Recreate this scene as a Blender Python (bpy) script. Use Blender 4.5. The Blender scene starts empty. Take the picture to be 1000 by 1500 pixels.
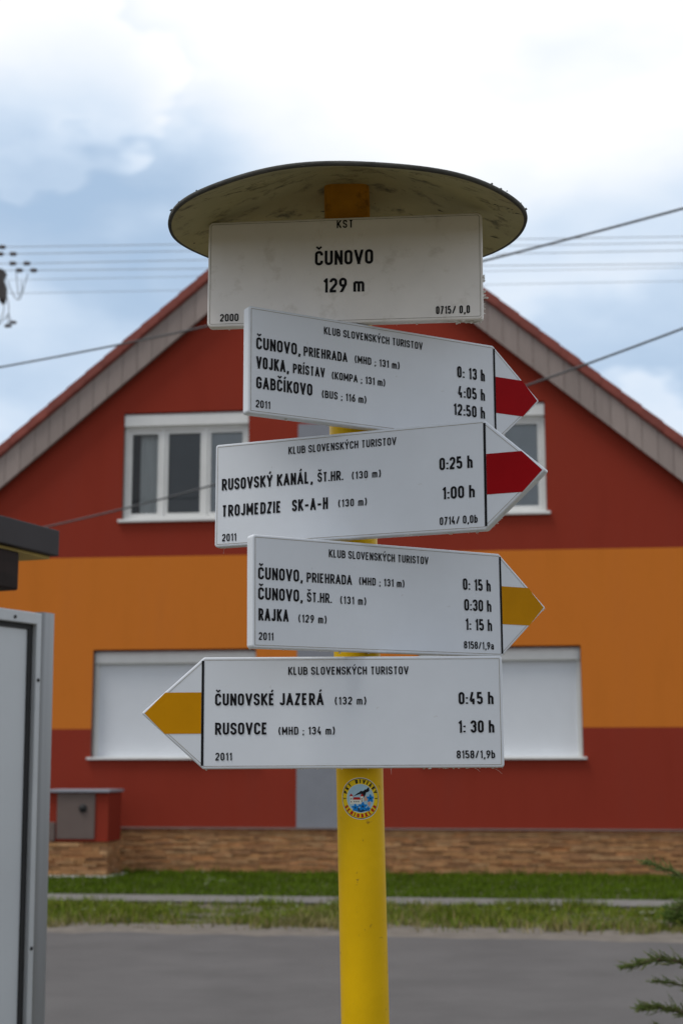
import bpy, bmesh, math, random
import numpy as np
from mathutils import Vector, Matrix
R = math.radians
rng = np.random.default_rng(7)
random.seed(7)
sc = bpy.context.scene
COL = sc.collection

# ------------------------------------------------------------------ camera
CAM_Z = 1.40
PITCH = R(9.76)
cd = bpy.data.cameras.new("camera")
cd.sensor_fit = 'VERTICAL'; cd.sensor_height = 36.0; cd.sensor_width = 24.0
cd.lens = 2180.0 / 1500.0 * 36.0
cd.clip_start = 0.05; cd.clip_end = 5000
cd.dof.use_dof = True; cd.dof.focus_distance = 1.985; cd.dof.aperture_fstop = 9.0
cam = bpy.data.objects.new("camera", cd); COL.objects.link(cam)
cam.location = (0, 0, CAM_Z); cam.rotation_euler = (R(90) + PITCH, 0, 0)
sc.camera = cam

# ------------------------------------------------------------------ sky, sun, exposure
SUN_EL, SUN_AZ = R(64), R(-118)     # azimuth measured from +Y towards +X (the sun stands high behind the clouds, at the viewer's left shoulder)
w = bpy.data.worlds.new("World"); sc.world = w; w.use_nodes = True
nt = w.node_tree; N = nt.nodes; LK = nt.links
for n in list(N): N.remove(n)
def wn(t, **k):
    n = N.new(t)
    for a, b in k.items(): setattr(n, a, b)
    return n
out = wn('ShaderNodeOutputWorld'); bg = wn('ShaderNodeBackground'); bg.inputs['Strength'].default_value = 0.088
sky = wn('ShaderNodeTexSky', sky_type='NISHITA'); sky.sun_disc = False
sky.sun_elevation = SUN_EL; sky.sun_rotation = SUN_AZ
sky.air_density = 1.0; sky.dust_density = 1.5
tc = wn('ShaderNodeTexCoord')
def noise(scale, detail, rough, dist, vec, col=False):
    n = wn('ShaderNodeTexNoise'); n.inputs['Scale'].default_value = scale; n.inputs['Detail'].default_value = detail
    n.inputs['Roughness'].default_value = rough; n.inputs['Distortion'].default_value = dist
    LK.new(vec, n.inputs['Vector']); return n.outputs['Color' if col else 'Fac']
def vmath(op, a, b):
    n = wn('ShaderNodeVectorMath', operation=op)
    for k, q_ in enumerate((a, b)):
        if hasattr(q_, 'node'): LK.new(q_, n.inputs[k])
        else: n.inputs[k].default_value = q_
    return n.outputs['Value'] if op == 'DOT_PRODUCT' else n.outputs['Vector']
def fmath(op, a, b):
    n = wn('ShaderNodeMath', operation=op)
    for k, q_ in enumerate((a, b)):
        if hasattr(q_, 'node'): LK.new(q_, n.inputs[k])
        else: n.inputs[k].default_value = q_
    return n.outputs[0]
def mrange(src, a, b, c=0.0, d=1.0, smooth=True):
    n = wn('ShaderNodeMapRange'); n.interpolation_type = 'SMOOTHSTEP' if smooth else 'LINEAR'
    for k, q_ in zip(('From Min', 'From Max', 'To Min', 'To Max'), (a, b, c, d)): n.inputs[k].default_value = q_
    LK.new(src, n.inputs['Value']); return n.outputs['Result']
def ramp(src, stops):
    r = wn('ShaderNodeValToRGB'); r.color_ramp.interpolation = 'B_SPLINE'
    e = r.color_ramp.elements
    while len(e) < len(stops): e.new(0.5)
    for k, (p, c) in enumerate(stops): e[k].position = p; e[k].color = (*c, 1)
    LK.new(src, r.inputs['Fac']); return r.outputs['Color']
mp = wn('ShaderNodeMapping'); mp.inputs['Scale'].default_value = (1.0, 1.0, 1.9); mp.inputs['Location'].default_value = (3.1, 0.4, 1.25)
LK.new(tc.outputs['Generated'], mp.inputs['Vector'])
# cloud directions are warped by turbulence so that every patch gets a ragged, soft edge
warp = vmath('MULTIPLY', vmath('SUBTRACT', noise(5.0, 4, 0.5, 0.0, mp.outputs['Vector'], True), (.5, .5, .5)), (.032, .032, .026))
wdir = vmath('ADD', tc.outputs['Generated'], warp)
nA = noise(4.0, 3, 0.45, 0.2, mp.outputs['Vector'])
nB = noise(11.0, 6, 0.55, 0.1, mp.outputs['Vector'])
val = fmath('ADD', fmath('MULTIPLY', fmath('SUBTRACT', nA, 0.5), 0.42), fmath('MULTIPLY', fmath('SUBTRACT', nB, 0.5), 0.27))
val = fmath('ADD', val, 0.70)
def sky_dir(az, el): return (math.sin(R(az)) * math.cos(R(el)), math.cos(R(az)) * math.cos(R(el)), math.sin(R(el)))
# (azimuth, elevation, angular radius, weight): thin blue openings and thick bright banks
PATCHES = [(-9.5, 15.5, 8.0, -.38), (-8.5, 23.0, 5.0, -.25), (10.2, 15.0, 6.5, -.52), (-3.5, 21.5, 3.0, .14), (9.5, 23.0, 5.0, .06), (8.0, 19.8, 3.0, .14),
           (-11.5, 25.8, 2.0, .22), (1.0, 31.0, 7.0, .34), (9.0, 30.0, 6.0, .26), (-8.0, 31.5, 6.0, .24), (-12.0, 28.5, 3.5, -.10), (4.5, 26.5, 3.0, -.08), (13.4, 12.0, 2.4, .30), (-13.0, 12.5, 3.0, .12)]
for az, el, rad, wt in PATCHES:
    dt = vmath('DOT_PRODUCT', wdir, sky_dir(az, el))
    val = fmath('ADD', val, mrange(dt, math.cos(R(rad * 1.5)), math.cos(R(rad * .35)), 0.0, wt))
cloud = vmath('MULTIPLY', ramp(val, [(0.10, (.44, .595, .79)), (0.40, (.595, .715, .865)), (0.66, (.82, .872, .935)), (0.95, (1.0, 1.0, 1.0))]), (11.0, 11.0, 11.0))
skm = wn('ShaderNodeMixRGB', blend_type='MIX')
LK.new(mrange(val, 0.10, 0.50, 0.22, 0.0), skm.inputs['Fac']); LK.new(cloud, skm.inputs['Color1']); LK.new(sky.outputs['Color'], skm.inputs['Color2'])
# added dimming of the unseen sky, to lower the light on facade and boards
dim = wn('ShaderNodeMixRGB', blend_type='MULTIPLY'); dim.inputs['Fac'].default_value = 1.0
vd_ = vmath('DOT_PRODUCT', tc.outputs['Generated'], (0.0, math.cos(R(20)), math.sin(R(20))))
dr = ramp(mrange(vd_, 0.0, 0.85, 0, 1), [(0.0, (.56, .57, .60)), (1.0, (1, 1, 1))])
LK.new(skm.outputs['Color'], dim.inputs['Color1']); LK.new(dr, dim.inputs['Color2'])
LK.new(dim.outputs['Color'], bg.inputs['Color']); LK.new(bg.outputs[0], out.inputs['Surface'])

sd = bpy.data.lights.new("sun", 'SUN'); sd.energy = 1.5; sd.angle = R(20); sd.color = (1.0, 0.96, 0.9)
so = bpy.data.objects.new("sun", sd); COL.objects.link(so)
sdir = Vector((math.sin(SUN_AZ) * math.cos(SUN_EL), math.cos(SUN_AZ) * math.cos(SUN_EL), math.sin(SUN_EL)))
so.rotation_euler = sdir.to_track_quat('Z', 'Y').to_euler(); so.location = (0, 0, 30)
vs = sc.view_settings; vs.view_transform = 'Standard'; vs.look = 'None'; vs.gamma = 1.0; vs.exposure = 0.26

# ------------------------------------------------------------------ materials
def mat(name, base, rough=0.6, var=0.0, vscale=8.0, bump=0.0, bscale=60.0, metal=0.0, dirt=None, dscale=6.0,
        dlo=0.55, dhi=0.75, island=0.0, spec=0.5, coord='Object', stretch=None, hue=None, damt=1.0):
    m = bpy.data.materials.new(name); m.use_nodes = True
    t = m.node_tree; b = t.nodes['Principled BSDF']
    b.inputs['Roughness'].default_value = rough; b.inputs['Metallic'].default_value = metal
    b.inputs['Specular IOR Level'].default_value = spec
    b.inputs['Base Color'].default_value = (*base, 1)
    tcn = t.nodes.new('ShaderNodeTexCoord'); vec = tcn.outputs[coord]
    if stretch:
        mpn = t.nodes.new('ShaderNodeMapping'); mpn.inputs['Scale'].default_value = stretch
        t.links.new(vec, mpn.inputs['Vector']); vec = mpn.outputs['Vector']
    cur = None
    def rgb():
        nonlocal cur
        if cur is None:
            r = t.nodes.new('ShaderNodeRGB'); r.outputs[0].default_value = (*base, 1); cur = r.outputs[0]
        return cur
    def nz(s, d=6, ro=0.6):
        n = t.nodes.new('ShaderNodeTexNoise'); n.inputs['Scale'].default_value = s
        n.inputs['Detail'].default_value = d; n.inputs['Roughness'].default_value = ro
        t.links.new(vec, n.inputs['Vector']); return n.outputs['Fac']
    def mul_by(src, lo, hi_, fmin=0.3, fmax=0.7):
        nonlocal cur
        mr = t.nodes.new('ShaderNodeMapRange'); mr.inputs['From Min'].default_value = fmin; mr.inputs['From Max'].default_value = fmax
        mr.inputs['To Min'].default_value = lo; mr.inputs['To Max'].default_value = hi_
        t.links.new(src, mr.inputs['Value'])
        hs = t.nodes.new('ShaderNodeHueSaturation'); t.links.new(rgb(), hs.inputs['Color']); t.links.new(mr.outputs[0], hs.inputs['Value'])
        cur = hs.outputs['Color']
    if hue or island:
        g = t.nodes.new('ShaderNodeNewGeometry')
    if hue:
        r = t.nodes.new('ShaderNodeValToRGB'); e = r.color_ramp.elements
        while len(e) < len(hue): e.new(0.5)
        for i, c in enumerate(hue): e[i].position = i / (len(hue) - 1); e[i].color = (*c, 1)
        t.links.new(g.outputs['Random Per Island'], r.inputs['Fac']); cur = r.outputs['Color']
    if island: mul_by(g.outputs['Random Per Island'], 1 - island, 1 + island, 0, 1)
    if var: mul_by(nz(vscale), 1 - var, 1 + var)
    if dirt:
        dn = nz(dscale, 8, 0.68)
        mr = t.nodes.new('ShaderNodeMapRange'); mr.inputs['From Min'].default_value = dlo; mr.inputs['From Max'].default_value = dhi
        mr.inputs['To Max'].default_value = damt
        t.links.new(dn, mr.inputs['Value'])
        mi = t.nodes.new('ShaderNodeMixRGB'); t.links.new(mr.outputs[0], mi.inputs['Fac']); t.links.new(rgb(), mi.inputs['Color1'])
        mi.inputs['Color2'].default_value = (*dirt, 1); cur = mi.outputs['Color']
    if cur is not None: t.links.new(cur, b.inputs['Base Color'])
    if bump:
        bn = t.nodes.new('ShaderNodeBump'); bn.inputs['Strength'].default_value = bump; bn.inputs['Distance'].default_value = 0.01
        t.links.new(nz(bscale, 4), bn.inputs['Height']); t.links.new(bn.outputs[0], b.inputs['Normal'])
    return m
M = {}
M['board'] = mat('board_white', (.70, .735, .785), .36, var=.045, vscale=7, dirt=(.36, .34, .30), dscale=52, dlo=.66, dhi=.80, damt=.75)
M['board_old'] = mat('board_old_white', (.86, .825, .79), .42, var=.06, vscale=10, dirt=(.42, .36, .28), dscale=26, dlo=.55, dhi=.85, damt=.7)
M['ink'] = mat('black_ink', (.008, .008, .010), .5, var=.2, vscale=60, spec=.12)
M['red_stripe'] = mat('red_stripe', (.33, .003, .006), .45, var=.05, vscale=25, spec=.06)
M['yellow_stripe'] = mat('ochre_stripe', (.56, .245, .002), .45, var=.05, vscale=25, spec=.06)
M['foil'] = mat('grimy_seam', (.34, .31, .26), .5, var=.3, vscale=60)
M['web'] = mat('cobweb', (.75, .74, .70), .9, var=.1, vscale=100)
M['galv'] = mat('galvanised', (.45, .46, .47), .42, metal=.85, var=.12, vscale=30)
M['pole'] = mat('yellow_paint', (.72, .435, .002), .42, spec=.14, var=.06, vscale=14, dirt=(.20, .10, .02), dscale=52, dlo=.635, dhi=.72, bump=.05, bscale=90)
M['pole_rust'] = mat('rusty_yellow', (.55, .24, .02), .6, spec=.1, var=.2, vscale=22, dirt=(.10, .04, .012), dscale=24, dlo=.52, dhi=.7)
M['cap_under'] = mat('cap_cream', (.40, .36, .19), .6, spec=.15, var=.12, vscale=9, dirt=(.06, .055, .035), dscale=16, dlo=.54, dhi=.70, stretch=(1, 1.8, 3))
M['cap_top'] = mat('cap_weathered', (.06, .058, .05), .85, var=.3, vscale=20, bump=.3, bscale=70)
M['moss'] = mat('moss', (.045, .045, .03), .95, var=.3, vscale=80)
M['red_wall'] = mat('red_render', (.285, .040, .023), .95, dirt=(.19, .035, .024), dscale=2.2, dlo=.48, dhi=.72, damt=.35, stretch=(1, 1, .22), var=.07, vscale=2.2, bump=.35, bscale=140, spec=.08)
M['orange_wall'] = mat('orange_render', (.63, .190, .028), .95, dirt=(.46, .14, .030), dscale=2.2, dlo=.48, dhi=.72, damt=.35, stretch=(1, 1, .22), var=.06, vscale=2.2, bump=.35, bscale=140, spec=.08)
M['plain_wall'] = mat('side_render', (.40, .20, .10), .92, var=.08, vscale=1, spec=.2)
M['grey_wall'] = mat('grey_render', (.25, .26, .29), .9, var=.05, vscale=3, spec=.2)
M['white_pvc'] = mat('white_pvc', (.74, .74, .72), .35, var=.04, vscale=4)
M['shutter'] = mat('white_shutter', (.70, .73, .77), .42, var=.02, vscale=3)
M['barge'] = mat('grey_brown_board', (.315, .258, .235), .8, spec=.2, var=.10, vscale=6, stretch=(9, 9, .6), island=.10)
M['soffit'] = mat('soffit', (.20, .16, .14), .8, var=.15, vscale=4)
M['roof'] = mat('red_tile', (.25, .055, .038), .7, var=.2, vscale=5, island=.15)
M['stone'] = mat('ledge_stone', (.4, .2, .1), .85, spec=.1, hue=[(.41, .205, .088), (.48, .26, .115), (.35, .18, .085), (.50, .30, .15), (.44, .205, .085), (.31, .165, .085), (.48, .25, .115)], var=.24, vscale=9, bump=.5, bscale=40)
M['mortar'] = mat('mortar', (.20, .13, .085), .95, var=.2, vscale=20)
M['curtain'] = mat('curtain', (.82, .82, .82), .9, var=.06, vscale=3, stretch=(14, 1, .6))
M['curtain_dark'] = mat('grey_screen', (.16, .17, .19), .9, var=.1, vscale=3)
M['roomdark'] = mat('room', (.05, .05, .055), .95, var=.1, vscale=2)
def glass(name):
    m = bpy.data.materials.new(name); m.use_nodes = True; t = m.node_tree
    for n in list(t.nodes): t.nodes.remove(n)
    o = t.nodes.new('ShaderNodeOutputMaterial'); a = t.nodes.new('ShaderNodeBsdfTransparent'); a.inputs[0].default_value = (.80, .84, .84, 1)
    b = t.nodes.new('ShaderNodeBsdfGlossy'); b.inputs['Roughness'].default_value = .02
    f = t.nodes.new('ShaderNodeFresnel'); f.inputs['IOR'].default_value = 1.6
    x = t.nodes.new('ShaderNodeMixShader'); t.links.new(f.outputs[0], x.inputs[0]); t.links.new(a.outputs[0], x.inputs[1]); t.links.new(b.outputs[0], x.inputs[2])
    t.links.new(x.outputs[0], o.inputs[0]); return m
M['glass'] = glass('window_glass')
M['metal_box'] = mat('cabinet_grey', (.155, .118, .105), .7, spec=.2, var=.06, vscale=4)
M['metal_lid'] = mat('lid_grey', (.28, .29, .33), .6, var=.06, vscale=5)
M['black'] = mat('black_rubber', (.015, .015, .016), .7, var=.2, vscale=20)
M['alu'] = mat('brushed_alu', (.30, .31, .32), .40, metal=.75, var=.08, vscale=3, stretch=(20, 20, .5))
M['alu_frame'] = mat('alu_frame', (.48, .50, .515), .45, metal=.3, var=.06, vscale=6)
M['panel'] = mat('panel_grey', (.53, .56, .585), .3, var=.04, vscale=2.5)
M['dark_wood'] = mat('dark_brown_wood', (.020, .011, .009), .7, spec=.2, var=.25, vscale=5, stretch=(1, 12, 12))
M['fascia_dark'] = mat('dark_fascia', (.036, .030, .032), .6, spec=.25, var=.12, vscale=5)
M['soffit_wood'] = mat('pale_soffit_wood', (.50, .36, .10), .7, var=.2, vscale=4, stretch=(1, 8, 1))
M['asphalt'] = mat('asphalt', (.119, .113, .112), .92, var=.13, vscale=1.2, dirt=(.19, .18, .175), dscale=70, dlo=.56, dhi=.8, damt=.8, bump=.6, bscale=160, spec=.12)
M['sand'] = mat('sandy_shoulder', (.150, .130, .110), .95, var=.25, vscale=6, bump=.6, bscale=60)
M['concrete'] = mat('path_concrete', (.165, .158, .150), .92, var=.18, vscale=4, bump=.3, bscale=80)
M['soil'] = mat('ground_green', (.085, .078, .045), .95, var=.35, vscale=2.5, dirt=(.15, .125, .095), dscale=1.2, dlo=.42, dhi=.65, bump=.7, bscale=30)
M['lawn'] = mat('lawn_blades', (.06, .12, .012), .75, hue=[(.070, .125, .006), (.095, .155, .008), (.060, .100, .006), (.115, .165, .012)], var=.3, vscale=1.6, spec=.08)
M['verge'] = mat('verge_blades', (.06, .12, .012), .8, hue=[(.090, .150, .014), (.150, .205, .018), (.075, .115, .010), (.215, .220, .035), (.130, .180, .016)], var=.35, vscale=1.4, spec=.08)
M['dry'] = mat('dry_blades', (.3, .25, .1), .85, hue=[(.26, .20, .085), (.17, .15, .05), (.33, .27, .13), (.12, .14, .03)], var=.2, vscale=3, spec=.2)
M['petal'] = mat('pale_flower_heads', (.34, .36, .24), .8, var=.1, vscale=30)
M['gravel'] = mat('pale_gravel', (.52, .50, .46), .9, hue=[(.62, .60, .55), (.42, .40, .37), (.55, .50, .43)], bump=.3)
M['juniper'] = mat('juniper_leaf', (.04, .09, .03), .7, hue=[(.065, .105, .030), (.110, .165, .040), (.18, .215, .065), (.085, .130, .034), (.22, .19, .085)], var=.25, vscale=9, spec=.08)
M['juniper_pale'] = mat('juniper_new_growth', (.12, .2, .07), .7, hue=[(.13, .19, .05), (.19, .25, .075), (.10, .15, .045)], spec=.08)
M['bark'] = mat('bark', (.10, .065, .045), .9, var=.3, vscale=30, bump=.5, bscale=60)
M['herb'] = mat('herb_leaf', (.03, .06, .015), .7, spec=.08, hue=[(.028, .050, .008), (.050, .085, .012), (.070, .105, .02)], var=.2, vscale=6)
M['cable'] = mat('cable_grey', (.075, .077, .08), .6, var=.1, vscale=5)
M['wire'] = mat('wire_alu', (.30, .31, .32), .5, var=.1, vscale=5)
M['pole_conc'] = mat('utility_concrete', (.20, .19, .18), .9, var=.15, vscale=4)
M['porcelain'] = mat('brown_porcelain', (.05, .03, .022), .25, var=.1, vscale=20)
M['steel_dark'] = mat('dark_steel', (.05, .045, .045), .6, var=.2, vscale=10)
def flat(name, c): M[name] = mat(name, c, .5, var=.05, vscale=120, spec=.12)
flat('st_white', (.70, .69, .60)); flat('st_yellow', (.75, .52, .01)); flat('st_black', (.012, .012, .014)); flat('st_red', (.42, .015, .012))
flat('st_sky', (.36, .53, .62)); flat('st_blue', (.008, .20, .56)); flat('st_skin', (.58, .34, .24)); flat('st_dblue', (.012, .05, .12))

# ------------------------------------------------------------------ mesh helpers
class MB:
    def __init__(s): s.v = []; s.f = []; s.mi = []; s.m = 0; s.sm = []; s.smooth = False
    def add(s, vs, fs):
        o = len(s.v); s.v += [tuple(map(float, p)) for p in vs]
        for f in fs: s.f.append([o + i for i in f]); s.mi.append(s.m); s.sm.append(s.smooth)
        return s
    def box(s, x0, x1, y0, y1, z0, z1):
        vs = [(x, y, z) for x in (x0, x1) for y in (y0, y1) for z in (z0, z1)]
        return s.add(vs, [(0, 1, 3, 2), (4, 6, 7, 5), (0, 4, 5, 1), (2, 3, 7, 6), (0, 2, 6, 4), (1, 5, 7, 3)])
    def prism(s, pts, a, b, axis='y'):
        n = len(pts)
        def P(p, d): return (p[0], d, p[1]) if axis == 'y' else ((d, p[0], p[1]) if axis == 'x' else (p[0], p[1], d))
        vs = [P(p, a) for p in pts] + [P(p, b) for p in pts]
        fs = [tuple(range(n)), tuple(range(2 * n - 1, n - 1, -1))] + [(i, n + i, n + (i + 1) % n, (i + 1) % n) for i in range(n)]
        return s.add(vs, fs)
    def ring(s, x0, x1, z0, z1, l, r, b, t, y0, y1):
        O = [(x0, z0), (x1, z0), (x1, z1), (x0, z1)]; I = [(x0 + l, z0 + b), (x1 - r, z0 + b), (x1 - r, z1 - t), (x0 + l, z1 - t)]
        vs = [(p[0], y, p[1]) for y in (y0, y1) for p in O + I]; fs = []
        for i in range(4):
            j = (i + 1) % 4
            fs += [(i, j, 4 + j, 4 + i), (8 + i, 12 + i, 12 + j, 8 + j), (i, 8 + i, 8 + j, j), (4 + i, 4 + j, 12 + j, 12 + i)]
        return s.add(vs, fs)
    def tube(s, pts, r, n=8, caps=True):
        pts = [Vector(p) for p in pts]; rs = r if hasattr(r, '__len__') else [r] * len(pts)
        vs = []; fs = []
        t0 = (pts[1] - pts[0]).normalized(); a = t0.orthogonal().normalized()
        for i, p in enumerate(pts):
            t = (pts[min(i + 1, len(pts) - 1)] - pts[max(i - 1, 0)]).normalized()
            a = (a - t * a.dot(t)).normalized(); b = t.cross(a)
            for k in range(n):
                th = 2 * math.pi * k / n; vs.append(p + (a * math.cos(th) + b * math.sin(th)) * rs[i])
        for i in range(len(pts) - 1):
            for k in range(n):
                k2 = (k + 1) % n; fs.append((i * n + k, i * n + k2, (i + 1) * n + k2, (i + 1) * n + k))
        if caps: fs.append(tuple(range(n - 1, -1, -1))); fs.append(tuple((len(pts) - 1) * n + k for k in range(n)))
        sm = s.smooth; s.smooth = n >= 6; s.add(vs, fs); s.smooth = sm
        return s
    def lathe(s, prof, n=48, c=(0, 0)):
        vs = []; fs = []
        for (r, z) in prof:
            for k in range(n):
                th = 2 * math.pi * k / n; vs.append((c[0] + r * math.cos(th), c[1] + r * math.sin(th), z))
        for i in range(len(prof) - 1):
            for k in range(n):
                k2 = (k + 1) % n; fs.append((i * n + k, i * n + k2, (i + 1) * n + k2, (i + 1) * n + k))
        sm = s.smooth; s.smooth = True; s.add(vs, fs); s.smooth = sm
        return s
    def build(s, name, mats, parent=None, bevel=0, seg=2, loc=None, fixn=True):
        me = bpy.data.meshes.new(name); me.from_pydata(s.v, [], s.f)
        if not isinstance(mats, (list, tuple)): mats = [mats]
        for m in mats: me.materials.append(m)
        me.polygons.foreach_set('material_index', s.mi); me.polygons.foreach_set('use_smooth', s.sm)
        me.update()
        if fixn:
            bm = bmesh.new(); bm.from_mesh(me); bmesh.ops.recalc_face_normals(bm, faces=bm.faces); bm.to_mesh(me); bm.free()
        o = bpy.data.objects.new(name, me); COL.objects.link(o)
        if parent: o.parent = parent
        if loc: o.location = loc
        if bevel:
            b = o.modifiers.new('bevel', 'BEVEL'); b.width = bevel; b.segments = seg; b.limit_method = 'ANGLE'; b.angle_limit = R(40)
            b.harden_normals = False
        return o
def tag(o, label=None, cat=None, group=None, kind=None):
    if label: o['label'] = label
    if cat: o['category'] = cat
    if group: o['group'] = group
    if kind: o['kind'] = kind
    return o
def empty(name, loc=(0, 0, 0), rot=None, mtx=None):
    o = bpy.data.objects.new(name, None); COL.objects.link(o); o.empty_display_size = .1
    if mtx is not None: o.matrix_world = mtx
    else:
        o.location = loc
        if rot: o.rotation_euler = rot
    return o
def bulk(name, V, F, mats, parent=None, mi=None):
    """V (n,3) array, F (m,k) array of equal-size faces"""
    me = bpy.data.meshes.new(name); n, m, k = len(V), len(F), F.shape[1]
    me.vertices.add(n); me.vertices.foreach_set('co', np.ascontiguousarray(V, np.float32).ravel())
    me.loops.add(m * k); me.loops.foreach_set('vertex_index', np.ascontiguousarray(F, np.int32).ravel())
    me.polygons.add(m); me.polygons.foreach_set('loop_start', np.arange(0, m * k, k, dtype=np.int32))
    if not isinstance(mats, (list, tuple)): mats = [mats]
    for q in mats: me.materials.append(q)
    if mi is not None: me.polygons.foreach_set('material_index', np.ascontiguousarray(mi, np.int32))
    me.update(calc_edges=True); me.validate()
    o = bpy.data.objects.new(name, me); COL.objects.link(o)
    if parent: o.parent = parent
    return o

# ------------------------------------------------------------------ the street frame: x along the house front, y away from the camera
PSI = R(-7.0)
HO = Vector((0, 20.5, 0))
ux = Vector((math.cos(PSI), math.sin(PSI), 0)); uy = Vector((-math.sin(PSI), math.cos(PSI), 0))
def st(u, off, z=0.0): return HO + ux * u - uy * off + Vector((0, 0, z))   # off = metres in front of the house wall

def sheet(name, u0, u1, o0, o1, z, m, nu=2, jag=0.0, seed=1):
    r_ = np.random.default_rng(seed); mb = MB(); vs = []
    wk = 0
    for i in range(nu + 1):
        u = u0 + (u1 - u0) * i / nu; wk = wk * .86 + r_.normal() * jag * .6
        a = o0 + (r_.normal() * jag * .5 + wk if jag else 0); b = o1 + (r_.normal() * jag if jag else 0)
        vs += [st(u, a, z), st(u, b, z)]
    mb.add(vs, [(2 * i, 2 * i + 1, 2 * i + 3, 2 * i + 2) for i in range(nu)])
    o = mb.build(name, m, fixn=False); tag(o, kind='structure')
    if o.data.polygons[0].normal.z < 0: o.data.flip_normals()
    return o
g = MB(); g.add([(-900, -900, -.012), (900, -900, -.012), (900, 900, -.012), (-900, 900, -.012)], [(0, 1, 2, 3)])
tag(g.build('ground', M['soil'], fixn=False), kind='structure')
sheet('road_shoulder', -60, 60, 6.7, 7.9, -.004, M['sand'], nu=520, jag=.07, seed=3)
sheet('road', -60, 60, 7.46, 14.2, .002, M['asphalt'], nu=520, jag=.075, seed=4)
sheet('path', -60, 60, 3.66, 4.44, .006, M['concrete'], nu=240, jag=.02, seed=5)

def blades(name, u0, u1, o0, o1, n, hmin, hmax, wid, mats, midx=None, clump=0, lean=.5, seed=0, dens=None):
    r_ = np.random.default_rng(seed)
    u = r_.uniform(u0, u1, n); o = r_.uniform(o0, o1, n)
    if clump:
        k = r_.integers(0, clump, n); cu = r_.uniform(u0, u1, clump); co = r_.uniform(o0, o1, clump); ch = r_.uniform(.45, 1.25, clump)
        u = cu[k] + r_.normal(size=n) * .055; o = np.clip(co[k] + r_.normal(size=n) * .055, o0, o1)
        hs = ch[k] * (.8 + .45 * np.sin(cu[k] * 2.1 + 1.3 * np.sin(co[k] * 2 + cu[k])) * np.sin(cu[k] * .9 + 2))
    else: hs = np.ones(n)
    if dens is not None:
        keep = r_.random(n) < dens(u, o); u, o, hs = u[keep], o[keep], hs[keep]; n = len(u)
    h = r_.uniform(hmin, hmax, n) * hs
    th = r_.uniform(0, 2 * np.pi, n); ln = r_.uniform(.05, lean, n) * h; ph = r_.uniform(0, 2 * np.pi, n)
    base = np.array(HO)[None] + u[:, None] * np.array(ux)[None] - o[:, None] * np.array(uy)[None]; base[:, 2] = -.012
    sd_ = np.stack([np.cos(th), np.sin(th), np.zeros(n)], 1) * wid * r_.uniform(.6, 1.3, n)[:, None]
    lv = np.stack([np.cos(ph) * ln, np.sin(ph) * ln, h], 1)
    mid = base + lv * np.array([.35, .35, .6]); tip = base + lv
    V = np.stack([base - sd_, base + sd_, mid + sd_ * .7, mid - sd_ * .7, tip + sd_ * .1, tip - sd_ * .1], 1).reshape(-1, 3)
    i6 = np.arange(n)[:, None] * 6
    F = np.concatenate([i6 + np.array([0, 1, 2, 3]), i6 + np.array([3, 2, 4, 5])], 0)
    mi = None
    if midx is not None:
        q = midx(u, o, r_); mi = np.concatenate([q, q])
    return bulk(name, V, F, mats, mi=mi)
tag(blades('lawn_grass', -5.6, 6.2, -.02, 3.66, 52000, .035, .075, .0045, [M['lawn']], seed=11, lean=.7), 'short mown green lawn in front of the stone plinth', 'grass', kind='stuff')
def vm(u, o, r_):
    p = np.clip((o - 6.1) / .9, 0, 1) * .75 + .05 + .22 * (np.sin(u * 1.7) * np.sin(u * .63 + 1) > .35)
    return (r_.random(len(u)) < p).astype(int)
def vd(u, o):
    edge = 6.78 + .16 * np.sin(u * 2.3) + .10 * np.sin(u * 7.1 + 1) + .06 * np.sin(u * 17)
    return np.where(o > edge, .10, 1.0) * np.where(o < 4.52 + .05 * np.sin(u * 9), .35, 1)
tag(blades('verge_grass', -5.0, 5.6, 4.42, 7.05, 40000, .05, .125, .005, [M['verge'], M['dry']], vm, clump=2100, seed=12, lean=.9, dens=vd), 'rough tufted grass strip with dry blades between path and road', 'grass', kind='stuff')
tag(blades('plinth_grass', -5.6, 5.4, -.03, .22, 3200, .05, .13, .005, [M['lawn']], clump=260, seed=15, lean=.6), 'longer untrimmed grass along the foot of the stone plinth', 'grass', kind='stuff')
# pale flower heads of clover and weeds in the grass
mb = MB()
for i in range(38):
    u = random.uniform(-4, 5); o = random.choice([random.uniform(.4, 3.5), random.uniform(4.6, 6.6), random.uniform(5.2, 6.6)])
    p = st(u, o, random.uniform(.05, .11)); r_ = random.uniform(.008, .02)
    for k in range(5):
        q = p + Vector((random.gauss(0, r_), random.gauss(0, r_), random.gauss(0, r_ * .4)))
        s_ = r_ * .55
        mb.add([q + Vector(d) * s_ for d in ((1, 0, 0), (0, 1, 0), (-1, 0, 0), (0, -1, 0), (0, 0, .7), (0, 0, -.7))],
               [(0, 1, 4), (1, 2, 4), (2, 3, 4), (3, 0, 4), (1, 0, 5), (2, 1, 5), (3, 2, 5), (0, 3, 5)])
tag(mb.build('clover_flowers', M['petal'], fixn=False), 'tiny pale flower heads scattered through the grass', 'flowers', kind='stuff')

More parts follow.
